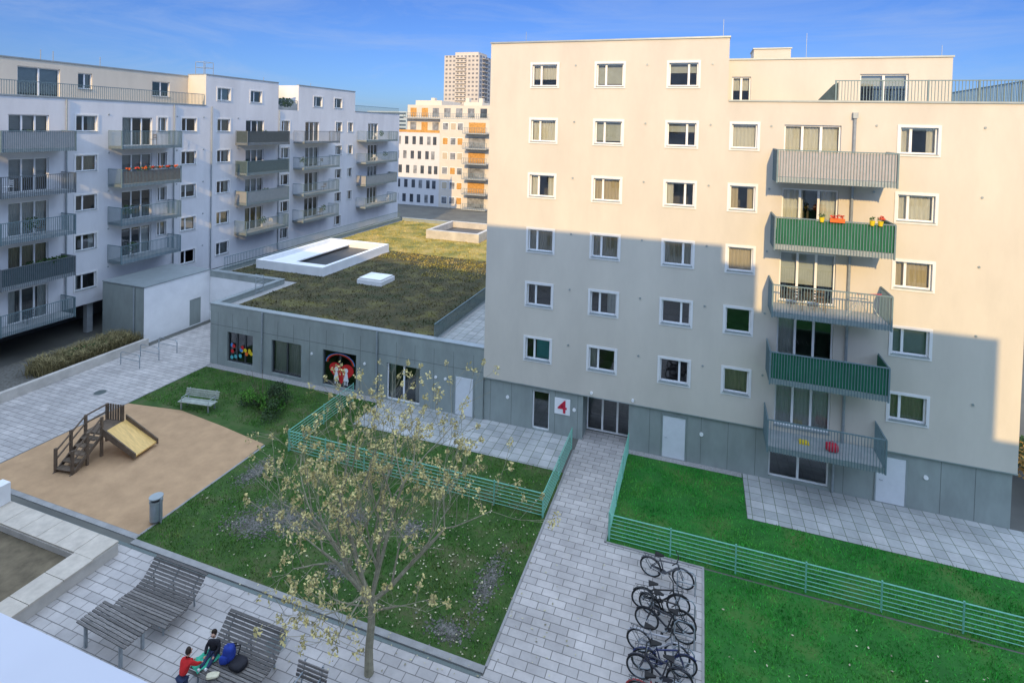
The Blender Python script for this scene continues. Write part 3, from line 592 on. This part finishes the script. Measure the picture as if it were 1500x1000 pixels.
# ------------------------------------------------------------ fences
def fence(p0,p1,h=1.05,n=7,sp=2.3):
    p0=Vector((*p0,0));p1=Vector((*p1,0)); L_=(p1-p0).length; k=max(1,round(L_/sp)); g=G("garden_fence",tuple(p0))
    for i in range(k+1):
        p=p0.lerp(p1,i/k); tube(g,"posts",BARG,[p,p+Vector((0,0,h+.04))],.03,6)
    for j in range(n):
        z=.12+(h-.14)*j/(n-1); tube(g,"rails",BARG,[p0+Vector((0,0,z)),p1+Vector((0,0,z))],.014 if j<n-1 else .024,5)
    g.done()
fence((-18.75,21.25),(-5.8,21.25)); fence((-18.75,21.3),(-18.75,26.4)); fence((-5.78,21.3),(-5.78,26.4))
fence((-2.98,21.0),(15.5,21.0)); fence((-3.02,21.05),(-3.02,26.9))
g=G("low_wall"); box(g,"w",CONC,-37.0,-36.7,14,27.7,0,.55); g.done(single=True)
g=G("ornamental_grass_hedge"); STRAW=M("straw",(.24,.20,.09),.8,.3,3,island=.5)
rg=random.Random(4); vs=[];fs=[]
for i in range(9000):
    cx=rg.uniform(-39.5,-37.3); cy=rg.choice([22.5,23.8,25,26.2,27])+rg.gauss(0,.3); t=rg.uniform(0,6.28); l=rg.uniform(.5,1.3); r=l*rg.uniform(.2,.6)
    p=Vector((cx+.0,cy,0)); a=Vector((math.cos(t+1.57),math.sin(t+1.57),0))*.015; k=len(vs); m=p+Vector((math.cos(t)*r*.4,math.sin(t)*r*.4,l*.7)); e=p+Vector((math.cos(t)*r,math.sin(t)*r,l*.8))
    vs.extend([p-a,p+a,m+a,m-a,e]); fs.extend([(k,k+1,k+2,k+3),(k+3,k+2,k+4)])
g.add("h",STRAW,vs,fs); random.seed(2); tuftcloud(g,"h",LEAF,(-38.4,24.8,.5),(.9,2.5,.45),1500,.09); g.done(single=True)
g=G("shrub"); AUT=M("autumn_leaf",(.40,.22,.05),.7,.4,4,island=.5)
for i in range(10): rg=random.Random(i+90); tuftcloud(g,"f",AUT if i%2 else LEAF,(15+rg.uniform(-1,2),30+rg.uniform(-1,2.5),rg.uniform(.4,2.4)),(.8,.8,.7),300,.09)
g.done(single=True)
for y0 in (25.0,26.3,27.6):
    g=G("bike_stand"); 
    tube(g,"s",GALV,[(-35.6,y0,0),(-35.6,y0,.75),(-35.5,y0,.85),(-34.0,y0,.85),(-33.9,y0,.75),(-33.9,y0,0)],.03,8); tube(g,"s",GALV,[(-35.6,y0,.45),(-33.9,y0,.45)],.022,6); g.done(single=True)
# ------------------------------------------------------------ park bench
def park_bench(name,loc,rot,L=1.9,mat=WOODG):
    g=G(name); F=lambda u,d,z:(loc[0]+u*math.cos(rot)-d*math.sin(rot),loc[1]+u*math.sin(rot)+d*math.cos(rot),z)
    for k in range(6): fbox(g,"seat",mat,F,-L/2,L/2,-.25+k*.09,-.18+k*.09,.42,.455)
    for k in range(4): 
        z=.54+k*.1; fbox(g,"backrest",mat,F,-L/2,L/2,.31+k*.03,.34+k*.03,z,z+.075)
    for u in (-L/2+.2,L/2-.2):
        fbox(g,"leg",GALV,F,u-.03,u+.03,-.22,-.17,0,.42); fbox(g,"leg",GALV,F,u-.03,u+.03,.25,.3,0,.42); fbox(g,"leg",GALV,F,u-.03,u+.03,-.22,.3,.38,.418)
        tube(g,"leg",GALV,[F(u,.29,.38),F(u,.46,.95)],.025,6); tube(g,"armrest",GALV,[F(u,-.2,.42),F(u,-.2,.66),F(u,.36,.68)],.02,6)
    g.loc=Vector((loc[0],loc[1],0)); g.done()
BW=M("bench_wood_pale",(.34,.37,.32),.8,.2,5,.2,60,island=.2)
park_bench("park_bench",(-26.2,22.6),math.radians(8),2.1,BW)
# ------------------------------------------------------------ slide
g=G("playground_slide",(-26.5,18,0)); YEL=M("slide_wood",(.72,.46,.15),.45,.15,2,stretch=(1,6,1))
F=lambda u,d,z:(-26.6+u*math.cos(.15)-d*math.sin(.15),17.9+u*math.sin(.15)+d*math.cos(.15),z)
for k in range(5): 
    d0=-1.5+k*.28; z=.2+k*.19; fbox(g,"steps",WOODB,F,-.9,-.1,d0,d0+.3,z-.04,z)
for u in (-.95,-.05):
    g.add("stringers",WOODB,[F(u-.03,-1.6,0),F(u-.03,-1.3,0),F(u-.03,.0,.95),F(u-.03,-.05,1.1),F(u+.03,-1.6,0),F(u+.03,-1.3,0),F(u+.03,.0,.95),F(u+.03,-.05,1.1)],[(0,1,2,3),(4,5,6,7),(0,1,5,4),(1,2,6,5),(2,3,7,6),(3,0,4,7)])
    for d0,zb in ((-1.45,.15),(-.75,.6),(-.05,0),(1.05,0)): fbox(g,"posts",WOODB,F,u-.05,u+.05,d0-.05,d0+.05,0,zb+ (1.9 if zb==0 else .95))
    for o in (.45,.85): tube(g,"handrails",WOODB,[F(u,-1.45,.15+o*.95),F(u,-.05,1.1+o*.9),F(u,1.05,1.1+o*.9) if u<-.5 else F(u,.0,1.1+o*.9)],.04,6)
fbox(g,"platform",WOODB,F,-1.0,0,-.05,1.1,1.02,1.1)
for k in range(7): fbox(g,"back_slats",WOODB,F,-.95+k*.145,-.86+k*.145,1.06,1.09,1.1,1.9)
g.add("chute",YEL,[F(-.02,0,1.12),F(-.02,1.2,1.12),F(1.75,1.2,.22),F(1.75,0,.22),F(-.02,0,1.06),F(-.02,1.2,1.06),F(1.75,1.2,.16),F(1.75,0,.16)],[(0,1,2,3),(4,5,6,7),(0,1,5,4),(1,2,6,5),(2,3,7,6),(3,0,4,7)])
for d0 in (-.06,1.2): g.add("chute_sides",WOODB,[F(-.02,d0,1.36),F(-.02,d0+.06,1.36),F(1.8,d0+.06,.36),F(1.8,d0,.36),F(-.02,d0,1.0),F(-.02,d0+.06,1.0),F(1.8,d0+.06,.1),F(1.8,d0,.1)],[(0,1,2,3),(4,5,6,7),(0,1,5,4),(1,2,6,5),(2,3,7,6),(3,0,4,7)])
g.done()
g=G("litter_bin",(-20.25,15.65,0)); c=(-20.25,15.65)
tube(g,"body",GALV,[(*c,.12),(*c,.85)],[.22,.22],20); tube(g,"rim",CAP,[(*c,.85),(*c,.9)],.24,20); tube(g,"opening",FRAMED,[(*c,.9),(*c,.905)],.17,20)
tube(g,"post",GALV,[(c[0]+.27,c[1],0),(c[0]+.27,c[1],1.02)],.03,8); tube(g,"base",GALV,[(*c,0),(*c,.12)],.06,8); tube(g,"lid",CAP,[(*c,1.02),(*c,1.06)],.25,20)
for s in (-.2,.2): tube(g,"lid",GALV,[(c[0]+s,c[1],.88),(c[0]+s,c[1],1.03)],.015,6)
g.done()
g=G("stone_sandbox",(-23,12.5,0)); SS=M("seat_slab",(.52,.46,.375),.8,.14,2,.15,30)
for (a,b,c,d) in ((-27,-20,13.1,14.0),(-20.9,-20,10.2,13.1),(-27,-20.9,10.2,10.9)):
    box(g,"bench_edge",CONC,a,b,c,d,0,.42)
x=-27
while x<-20.1: box(g,"seat_slabs",SS,x,min(x+.98,-19.97),13.12,14.03,.424,.49); x+=1.0
y=10.2
while y<13.0: box(g,"seat_slabs",SS,-20.92,-19.97,y,min(y+.98,13.11),.424,.49); y+=1.0
quad(g,"sand",M("sandbox_sand",(.15,.12,.075),.95,.3,2,.5,40),[(-27,10.9,.2),(-20.9,10.9,.2),(-20.9,13.1,.2),(-27,13.1,.2)])
box(g,"bollard",WHITE,-26.6,-26.1,13.5,14.0,.5,1.3)
g.done()
# ------------------------------------------------------------ picnic tables / loungers
def slatprofile(g,part,F,prof,L,mat):
    pts=[Vector((0,d,z)) for d,z in prof]; seg=[];tot=0
    for a,b in zip(pts,pts[1:]): seg.append((tot,(b-a).length,a,b)); tot+=(b-a).length
    m=int(tot/.095)
    for i in range(m):
        s=(i+.5)*tot/m
        for (t0,l,a,b) in seg:
            if t0<=s<=t0+l:
                p=a.lerp(b,(s-t0)/l); t=(b-a).normalized(); nn=Vector((0,-t.z,t.y)); w=.036; h=.017; e_=random.uniform(-.01,.01)
                vs=[F(u+e_,*( (p+t*(w*e)+nn*(h*f)).yz )) for u in (-L/2,L/2) for e in (-1,1) for f in (-1,1)]
                g.add(part,mat,vs,BF); break
def lounger(name,c,rot,L):
    g=G(name,(c[0],c[1],0)); F=lambda u,d,z:(c[0]+u*math.cos(rot)-d*math.sin(rot),c[1]+u*math.sin(rot)+d*math.cos(rot),z)
    prof=[(-.75,.40),(-.55,.47),(-.3,.44),(0,.42),(.25,.5),(.5,.72),(.68,.92),(.8,.95)]
    slatprofile(g,"slats",F,prof,L,WOODG)
    for u in (-L/2+.25,0,L/2-.25):
        for a,b in zip(prof,prof[1:]): tube(g,"ribs",GALV,[F(u,a[0],a[1]-.04),F(u,b[0],b[1]-.04)],.025,5)
        tube(g,"legs",GALV,[F(u,-.6,.42),F(u,-.6,0)],.03,6); tube(g,"legs",GALV,[F(u,.45,.62),F(u,.5,0)],.03,6)
    g.done()
def ptable(c,rot,L):
    g=G("picnic_table",(c[0],c[1],0)); F=lambda u,d,z:(c[0]+u*math.cos(rot)-d*math.sin(rot),c[1]+u*math.sin(rot)+d*math.cos(rot),z)
    slatprofile(g,"table_top",F,[(-.42,.75),(.42,.75)],L,WOODG)
    for u in (-L/2+.3,L/2-.3):
        fbox(g,"legs",GALV,F,u-.04,u+.04,-.35,-.28,0,.72); fbox(g,"legs",GALV,F,u-.04,u+.04,.28,.35,0,.72); fbox(g,"legs",GALV,F,u-.035,u+.035,-.38,.38,.68,.73)
    g.done()
ptable((-16.5,11.45),-.05,2.2); lounger("slatted_bench",(-16.4,12.85),0,2.3)
park_bench("park_bench",(-16.9,10.3),math.pi,2.2)
lounger("slatted_bench",(-12.35,12.1),0,2.2)
park_bench("park_bench",(-9.9,11.9),0,1.0)
BL=M("cloth_blue",(.02,.05,.30),.8,.2,4); BK=M("cloth_black",(.015,.015,.02),.8,.3,4); GRC=M("cloth_green",(.05,.45,.28),.8,.2,4)
g=G("backpack",(-12.55,11.95,.5)); pillow(g,"body",BL,(-12.55,11.95,.70),(.17,.13,.24),.4); pillow(g,"pocket",BL,(-12.6,11.81,.62),(.12,.06,.12),.4,seed=3)
for s in (-.08,.08): tube(g,"straps",BK,[(-12.5+s,12.05,.88),(-12.45+s,12.2,.78),(-12.45+s,12.1,.56)],.02,6)
pillow(g,"jacket",BK,(-12.2,11.95,.52),(.25,.2,.09),seed=5)
g.done(smooth=("body","pocket","jacket"))
g=G("green_jacket"); vs=[];fs=[];n=12
for i in range(n+1):
    for j in range(n+1): 
        u=i/n-.5; v=j/n-.5; vs.append((-13.2+u*.5+v*.2,11.72+v*.6-u*.15,.51+.03*math.sin(u*14+v*6)*math.cos(v*11)))
for i in range(n):
    for j in range(n): k=i*(n+1)+j; fs.append((k,k+n+1,k+n+2,k+1))
g.add("cloth",GRC,vs,fs); g.done(single=True)
g=G("paper_bag"); pillow(g,"b",M("paper_cream",(.65,.6,.42),.7,.1,5),(-12.6,11.45,.52),(.17,.09,.04),.5); g.done(single=True)
# ------------------------------------------------------------ children
def skin_fig(name,verts,edges,rad,mat,parent,root=0,sub=2):
    me=bpy.data.meshes.new(name); me.from_pydata(verts,edges,[]); me.materials.append(mat); ob=link(bpy.data.objects.new(name,me)); ob.parent=parent
    md=ob.modifiers.new("Skin","SKIN")
    if not me.skin_vertices:
        bm=bmesh.new(); bm.from_mesh(me); bm.verts.layers.skin.verify(); bm.to_mesh(me); bm.free()
    for i,r in enumerate(rad): me.skin_vertices[0].data[i].radius=(r,r)
    me.skin_vertices[0].data[root].use_root=True
    md.use_smooth_shade=True; s=ob.modifiers.new("Sub","SUBSURF"); s.levels=sub; s.render_levels=sub
    return ob
REDC=M("cloth_red",(.60,.02,.02),.8,.15,5); JEAN=M("cloth_jeans",(.03,.045,.10),.85,.2,6); SKIN=M("skin",(.55,.32,.22),.6,.05,5); HAIR=M("hair_dark",(.03,.018,.01),.7,.3,20)
def head(em,y,z):
    skin_fig("head",[(0,y-.05,z-.13),(0,y-.03,z-.07),(0,y-.01,z),(0,y,z+.06),(0,y+.07,z-.01)],[(0,1),(1,2),(2,3),(2,4)],[.04,.05,.085,.07,.012],SKIN,em)
    skin_fig("hair",[(0,y-.06,z-.05),(0,y-.045,z+.03),(0,y-.02,z+.095),(0,y+.025,z+.09)],[(0,1),(1,2),(2,3)],[.06,.09,.075,.05],HAIR,em)
    for s in (-.085,.085): skin_fig("ear",[(s,y-.01,z-.02),(s*1.08,y-.012,z+.015)],[(0,1)],[.012,.014],SKIN,em,sub=1)
    for s in (-.03,.03):
        b_=bpy.data.meshes.new("eye"); bm=bmesh.new(); bmesh.ops.create_uvsphere(bm,u_segments=8,v_segments=6,radius=.011); bm.to_mesh(b_); bm.free(); b_.materials.append(BK); e=link(bpy.data.objects.new("eye",b_)); e.parent=em; e.location=(s,y+.065,z+.005)
def hand(em,bx,y,z,s):
    skin_fig("hand",[(bx,y,z),(bx,y+.04,z-.01)]+[(bx+o,y+.04+l,z-.02) for o,l in ((-.025,.03),(-.009,.04),(.008,.042),(.024,.03))]+[(bx-s*.035,y+.025,z-.02)],[(0,1),(1,2),(1,3),(1,4),(1,5),(0,6)],[.022,.022,.008,.008,.008,.008,.009],SKIN,em,sub=1)
em=link(bpy.data.objects.new("child",None)); em.location=(-13.3,11.1,0)
skin_fig("jacket",[(0,0,.60),(0,.05,.75),(0,.12,.90),(0,.15,.98),(-.13,.13,.91),(-.18,.26,.76),(-.13,.44,.60),(.13,.13,.91),(.19,.26,.76),(.14,.45,.60)],[(0,1),(1,2),(2,3),(2,4),(4,5),(5,6),(2,7),(7,8),(8,9)],[.125,.12,.12,.06,.065,.052,.042,.065,.052,.042],REDC,em)
skin_fig("trousers",[(0,0,.56),(-.08,0,.50),(-.09,.04,.30),(-.10,-.02,.07),(.08,0,.50),(.09,.02,.30),(.11,-.04,.07)],[(0,1),(1,2),(2,3),(0,4),(4,5),(5,6)],[.11,.085,.06,.045,.085,.06,.045],JEAN,em)
for s,y in ((-.10,-.02),(.11,-.04)): skin_fig("shoe",[(s,y-.04,.045),(s,y+.05,.04),(s,y+.12,.03)],[(0,1),(1,2)],[.042,.04,.03],BK,em)
head(em,.21,1.12); hand(em,-.13,.45,.585,-1); hand(em,.14,.46,.585,1)
em=link(bpy.data.objects.new("child",None)); em.location=(-13.15,12.0,0); em.rotation_euler=(0,0,math.pi+.3)
skin_fig("jacket",[(0,0,.55),(0,-.01,.68),(0,.02,.82),(0,.03,.90),(-.13,.02,.83),(-.19,.08,.70),(-.13,.22,.63),(.13,.02,.83),(.19,.08,.70),(.13,.22,.63)],[(0,1),(1,2),(2,3),(2,4),(4,5),(5,6),(2,7),(7,8),(8,9)],[.125,.12,.12,.06,.065,.052,.042,.065,.052,.042],BK,em)
skin_fig("trousers",[(0,0,.53),(-.08,.06,.52),(-.09,.32,.53),(-.09,.50,.51),(.08,.06,.52),(.09,.32,.53),(.10,.52,.51)],[(0,1),(1,2),(2,3),(0,4),(4,5),(5,6)],[.11,.08,.06,.045,.08,.06,.045],JEAN,em)
for s,y in ((-.09,.52),(.10,.54)): skin_fig("shoe",[(s,y,.51),(s,y+.05,.53),(s,y+.06,.60)],[(0,1),(1,2)],[.042,.04,.03],FRAME,em)
head(em,.05,1.06); hand(em,-.13,.23,.61,-1); hand(em,.13,.23,.61,1)
# ------------------------------------------------------------ bicycles
TYRE=M("tyre_rubber",(.015,.015,.015),.7,.1,8)
def bicycle(x,y,rot,lean,col,basket=False,S=1.08):
    g=G("bicycle",(x,y,0)); R=Matrix.Translation((x,y,0))@Matrix.Rotation(rot,4,'Z')@Matrix.Rotation(lean,4,'X')@Matrix.Scale(S,4)
    P=lambda a,b,c:tuple(R@Vector((a,b,c)))
    cm=M("bike_paint_%d"%int(1000*sum(col)),col,.3,.05,5)
    r=.34
    for cx in (-.53,.53):
        tube(g,"tyres",TYRE,[P(cx+r*math.cos(t*math.pi/14),0,r+.01+r*math.sin(t*math.pi/14)) for t in range(28)],.028,6,closed=True)
        tube(g,"rims",GALV,[P(cx+(r-.03)*math.cos(t*math.pi/14),0,r+.01+(r-.03)*math.sin(t*math.pi/14)) for t in range(28)],.01,5,closed=True)
        for t in range(14): tube(g,"spokes",GALV,[P(cx,0,r),P(cx+(r-.03)*math.cos(t*math.pi/7),0,r+.01+(r-.03)*math.sin(t*math.pi/7))],.003,3)
        tube(g,"hubs",GALV,[P(cx,-.05,r),P(cx,.05,r)],.025,8)
        tube(g,"mudguards",cm,[P(cx+(r+.04)*math.cos(t*math.pi/10),0,r+.01+(r+.04)*math.sin(t*math.pi/10)) for t in range(2,9)],.022,5)
    bb=(-.08,0,.29); seat=(-.22,0,.80); hd=(.36,0,.82); hd2=(.39,0,.68)
    for a,b,w in ((bb,seat,.024),(bb,hd2,.03),((-.2,0,.72),hd,.024),(hd,hd2,.028)): tube(g,"frame",cm,[P(*a),P(*b)],w,7)
    for s in (-.045,.045):
        tube(g,"frame",cm,[P(-.08,s*.5,.29),P(-.53,s,.35)],.014,5); tube(g,"frame",cm,[P(-.2,s*.4,.74),P(-.53,s,.35)],.013,5); tube(g,"frame",cm,[P(.39,s,.68),P(.53,s,.35)],.016,5)
    g.add("chain_guard",cm,[P(-.5,.055,.40),P(-.08,.055,.38),P(-.0,.055,.29),P(-.08,.055,.21),P(-.5,.055,.31)],[(0,1,2,3,4)])
    tube(g,"handlebar",GALV,[P(.36,0,.82),P(.34,0,.98)],.016,6); tube(g,"handlebar",TYRE,[P(.24,-.30,1.0),P(.36,-.12,.99),P(.36,.12,.99),P(.24,.30,1.0)],.018,6)
    tube(g,"seat_post",GALV,[P(-.22,0,.80),P(-.24,0,.92)],.016,6)
    g.add("saddle",TYRE,[P(-.38,-.09,.93),P(-.38,.09,.93),P(-.22,.055,.94),P(-.08,.02,.94),P(-.08,-.02,.94),P(-.22,-.055,.94),P(-.36,-.06,.87),P(-.36,.06,.87),P(-.1,.01,.89),P(-.1,-.01,.89)],[(0,1,2,5),(5,2,3,4),(6,7,8,9),(0,1,7,6),(1,2,3,8,7),(0,5,4,9,6),(3,4,9,8)])
    tube(g,"crank",GALV,[P(-.08,-.09,.29),P(-.08,.09,.29)],.012,6); tube(g,"crank",GALV,[P(-.08,.09,.29),P(.06,.1,.2)],.01,5); tube(g,"crank",GALV,[P(-.08,-.09,.29),P(-.22,-.1,.38)],.01,5)
    tube(g,"chainring",GALV,[P(-.08,.045,.29),P(-.08,.05,.29)],.09,14)
    for a,s in ((.06,.14),(-.22,-.14)): g.add("pedals",TYRE,[P(a-.04,s-.04,.2 if s>0 else .38),P(a+.04,s-.04,.2 if s>0 else .38),P(a+.04,s+.04,.2 if s>0 else .38),P(a-.04,s+.04,.2 if s>0 else .38)],[(0,1,2,3)])
    for s in (-.06,.06): tube(g,"rack",FRAMED,[P(-.25,s,.74),P(-.78,s,.74),P(-.53,s,.36)],.01,5)
    for q in (-.4,-.5,-.6,-.7): tube(g,"rack",FRAMED,[P(q,-.06,.74),P(q,.06,.74)],.009,4)
    if basket:
        for z,w in ((.8,.11),(.88,.13),(1.0,.15)): tube(g,"basket",FRAMED,[P(.5-w,-w,z),P(.5+w,-w,z),P(.5+w,w,z),P(.5-w,w,z)],.008,4,closed=True)
        for a in (-1,0,1):
            for b in (-1,0,1):
                if a or b: tube(g,"basket",FRAMED,[P(.5+a*.11,b*.11,.8),P(.5+a*.15,b*.15,1.0)],.006,4)
    g.done()
bicycle(-.72,19.75,math.radians(-8),.12,(.12,.12,.13)); bicycle(-.85,18.45,math.radians(6),.10,(.02,.02,.02),True); bicycle(-.6,18.1,math.radians(-14),.15,(.03,.03,.03)); bicycle(-.65,17.6,math.radians(175),-.1,(.03,.03,.035))
bicycle(-.8,16.75,math.radians(-5),.1,(.45,.45,.47)); bicycle(-.6,16.35,math.radians(9),.12,(.03,.04,.12),True); bicycle(-.7,15.95,math.radians(178),-.08,(.05,.05,.06)); bicycle(-.65,15.1,math.radians(3),-.08,(.3,.03,.03))
for y in (19.45,18.25,17.4,16.5,15.4):
    g=G("bike_stand"); tube(g,"s",GALV,[(-.35,y,0),(-.35,y,.7),(-.25,y,.82),(.15,y,.82),(.25,y,.7),(.25,y,0)],.022,8); tube(g,"s",GALV,[(-.35,y,.4),(.25,y,.4)],.016,6); g.done(single=True)
# ------------------------------------------------------------ bush
g=G("shrub"); LEAF2=M("shrub_leaf",(.035,.07,.022),.7,.4,3,island=.6)
for i in range(22):
    rg=random.Random(i); rr=rg.uniform(.25,.6); c=(-22.9+rg.uniform(-1.4,1.4),23.9+rg.uniform(-.8,.8),rg.uniform(.2,1.1)); random.seed(i); tuftcloud(g,"f",LEAF2 if i%3 else GR1,c,(rr,rr,rr*.8),int(600*rr),.05)
for i in range(26): rg=random.Random(i+50); tube(g,"f",WOODB,[(-22.9,23.9,0),(-22.9+rg.uniform(-1.6,1.6),23.9+rg.uniform(-1,1),rg.uniform(.8,1.8))],[.02,.006],4)
g.done(single=True)
# ------------------------------------------------------------ tree
g=G("young_tree",(-8.8,13.4,0)); BARK=M("bark_pale",(.28,.255,.175),.85,.25,6,.4,50); SEED=M("dry_seed_clusters",(.56,.47,.20),.8,.3,5,island=.5)
rg=random.Random(21)
tips=[]
def branch(p,d,L,r,lev):
    pts=[p];rs=[r]; n=4; q=p.copy(); dd=d.copy()
    for i in range(n):
        dd=(dd+Vector((rg.gauss(0,.10),rg.gauss(0,.10),rg.gauss(.04,.06)))).normalized(); q=q+dd*L/n; pts.append(q.copy()); rs.append(max(.006,r*(1-.5*(i+1)/n)))
    tube(g,"limbs" if lev<2 else "twigs",BARK,pts,rs,6 if lev<2 else 4)
    if lev>=3 or L<.28: tips.append((q,dd)); return
    k=[3,3,3,2][min(lev,3)]
    for i in range(1,n+1):
        if i<2 and lev>0 and rg.random()<.5: continue
        for s in range(1 if i<n else k-1):
            a=Vector((rg.gauss(0,1),rg.gauss(0,1),rg.gauss(.15,.6))); a=(a-a.dot(dd)*dd).normalized(); sp=rg.uniform(.5,.95)
            nd=(dd*math.cos(sp)+a*math.sin(sp)); nd.z+=.12; nd.normalize()
            branch(pts[i],nd,L*rg.uniform(.5,.72),rs[i]*.62,lev+1)
base=Vector((-8.8,13.4,0)); tp=[base,base+Vector((-.03,.02,.7)),base+Vector((.02,.05,1.5)),base+Vector((0,.05,2.3))]
tube(g,"trunk",BARK,tp,[.14,.12,.11,.10],10)
for i,(az,el,L,z) in enumerate(((20,42,2.9,2.1),(95,50,2.7,2.2),(165,40,3.0,2.0),(235,45,2.5,2.15),(310,40,2.6,1.8),(60,72,3.2,2.2),(200,68,3.1,2.2))):
    a=math.radians(az); e=math.radians(el); branch(Vector((-8.8,13.45,z)),Vector((math.cos(a)*math.cos(e),math.sin(a)*math.cos(e),math.sin(e))),L,.07,0)
for q,dd in tips:
    if rg.random()<.85:
        tuft=rg.uniform(.06,.14); random.seed(rg.random()); tuftcloud(g,"seed_clusters",SEED,(q.x,q.y,q.z-.04),(tuft,tuft,tuft*1.4),rg.randint(12,26),.042)
g.done()
# ------------------------------------------------------------ world, sun, camera
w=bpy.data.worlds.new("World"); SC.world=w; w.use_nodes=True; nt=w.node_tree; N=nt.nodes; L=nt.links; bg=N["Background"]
sky=N.new("ShaderNodeTexSky"); sky.sky_type='NISHITA'; sky.sun_disc=False; sky.sun_elevation=math.radians(25); sky.sun_rotation=math.radians(172); sky.ozone_density=2.0; sky.dust_density=.6
tc=N.new("ShaderNodeTexCoord")
ti=N.new("ShaderNodeMix"); ti.data_type='RGBA'; ti.blend_type='MULTIPLY'; ti.inputs["Factor"].default_value=1; L.new(sky.outputs[0],ti.inputs["A"]); ti.inputs["B"].default_value=(.30,.47,.88,1)
mp=N.new("ShaderNodeMapping"); mp.inputs["Scale"].default_value=(1.2,3,9); mp.inputs["Rotation"].default_value=(0,.15,.3); L.new(tc.outputs["Generated"],mp.inputs[0])
no=N.new("ShaderNodeTexNoise"); no.inputs["Scale"].default_value=1.8; no.inputs["Detail"].default_value=8; no.inputs["Roughness"].default_value=.65; no.inputs["Distortion"].default_value=.8; L.new(mp.outputs[0],no.inputs["Vector"])
mr=N.new("ShaderNodeMapRange"); mr.inputs["From Min"].default_value=.42; mr.inputs["From Max"].default_value=.78; mr.inputs["To Max"].default_value=.42; L.new(no.outputs["Fac"],mr.inputs["Value"])
mx=N.new("ShaderNodeMix"); mx.data_type='RGBA'; L.new(mr.outputs[0],mx.inputs["Factor"]); L.new(ti.outputs["Result"],mx.inputs["A"]); mx.inputs["B"].default_value=(3.0,3.8,5.4,1)
# invented bright sky overhead, out of view, added as fill for shaded areas
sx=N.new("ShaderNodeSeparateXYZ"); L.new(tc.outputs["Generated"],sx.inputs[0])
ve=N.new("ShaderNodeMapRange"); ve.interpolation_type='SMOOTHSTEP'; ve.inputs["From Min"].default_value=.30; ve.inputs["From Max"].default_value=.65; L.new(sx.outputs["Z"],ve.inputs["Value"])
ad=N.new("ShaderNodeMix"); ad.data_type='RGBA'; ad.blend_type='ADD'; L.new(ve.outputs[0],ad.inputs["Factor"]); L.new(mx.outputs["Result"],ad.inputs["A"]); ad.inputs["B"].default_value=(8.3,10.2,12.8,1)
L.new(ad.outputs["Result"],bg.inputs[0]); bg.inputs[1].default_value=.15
sd=bpy.data.lights.new("sun","SUN"); sd.energy=4.4; sd.angle=math.radians(.5); sd.color=(1,.70,.32); so=link(bpy.data.objects.new("sun",sd))
az=math.radians(8); el=math.radians(25); tosun=Vector((math.sin(az)*math.cos(el),-math.cos(az)*math.cos(el),math.sin(el))); so.rotation_euler=tosun.to_track_quat('Z','Y').to_euler(); so.location=(0,-30,60)
yaw,pitch,roll,f_,ppx,ppy,cz=.3198,.0239,.0254,791.39,766.86,205.72,16.129
f=Vector((-math.sin(yaw)*math.cos(pitch),math.cos(yaw)*math.cos(pitch),-math.sin(pitch))); r0=Vector((math.cos(yaw),math.sin(yaw),0)); u0=r0.cross(f)
r=r0*math.cos(roll)+u0*math.sin(roll); u=-r0*math.sin(roll)+u0*math.cos(roll)
cd=bpy.data.cameras.new("camera"); co=link(bpy.data.objects.new("camera",cd)); cd.sensor_width=36; cd.lens=36*f_/1500; cd.shift_x=(750-ppx)/1500; cd.shift_y=(ppy-500)/1500
cd.clip_start=.05; cd.clip_end=6000
m3=Matrix((r,u,-f)).transposed().to_4x4(); m3.translation=(0,0,cz); co.matrix_world=m3; SC.camera=co
SC.view_settings.view_transform='Standard'; SC.view_settings.look='None'; SC.view_settings.exposure=0
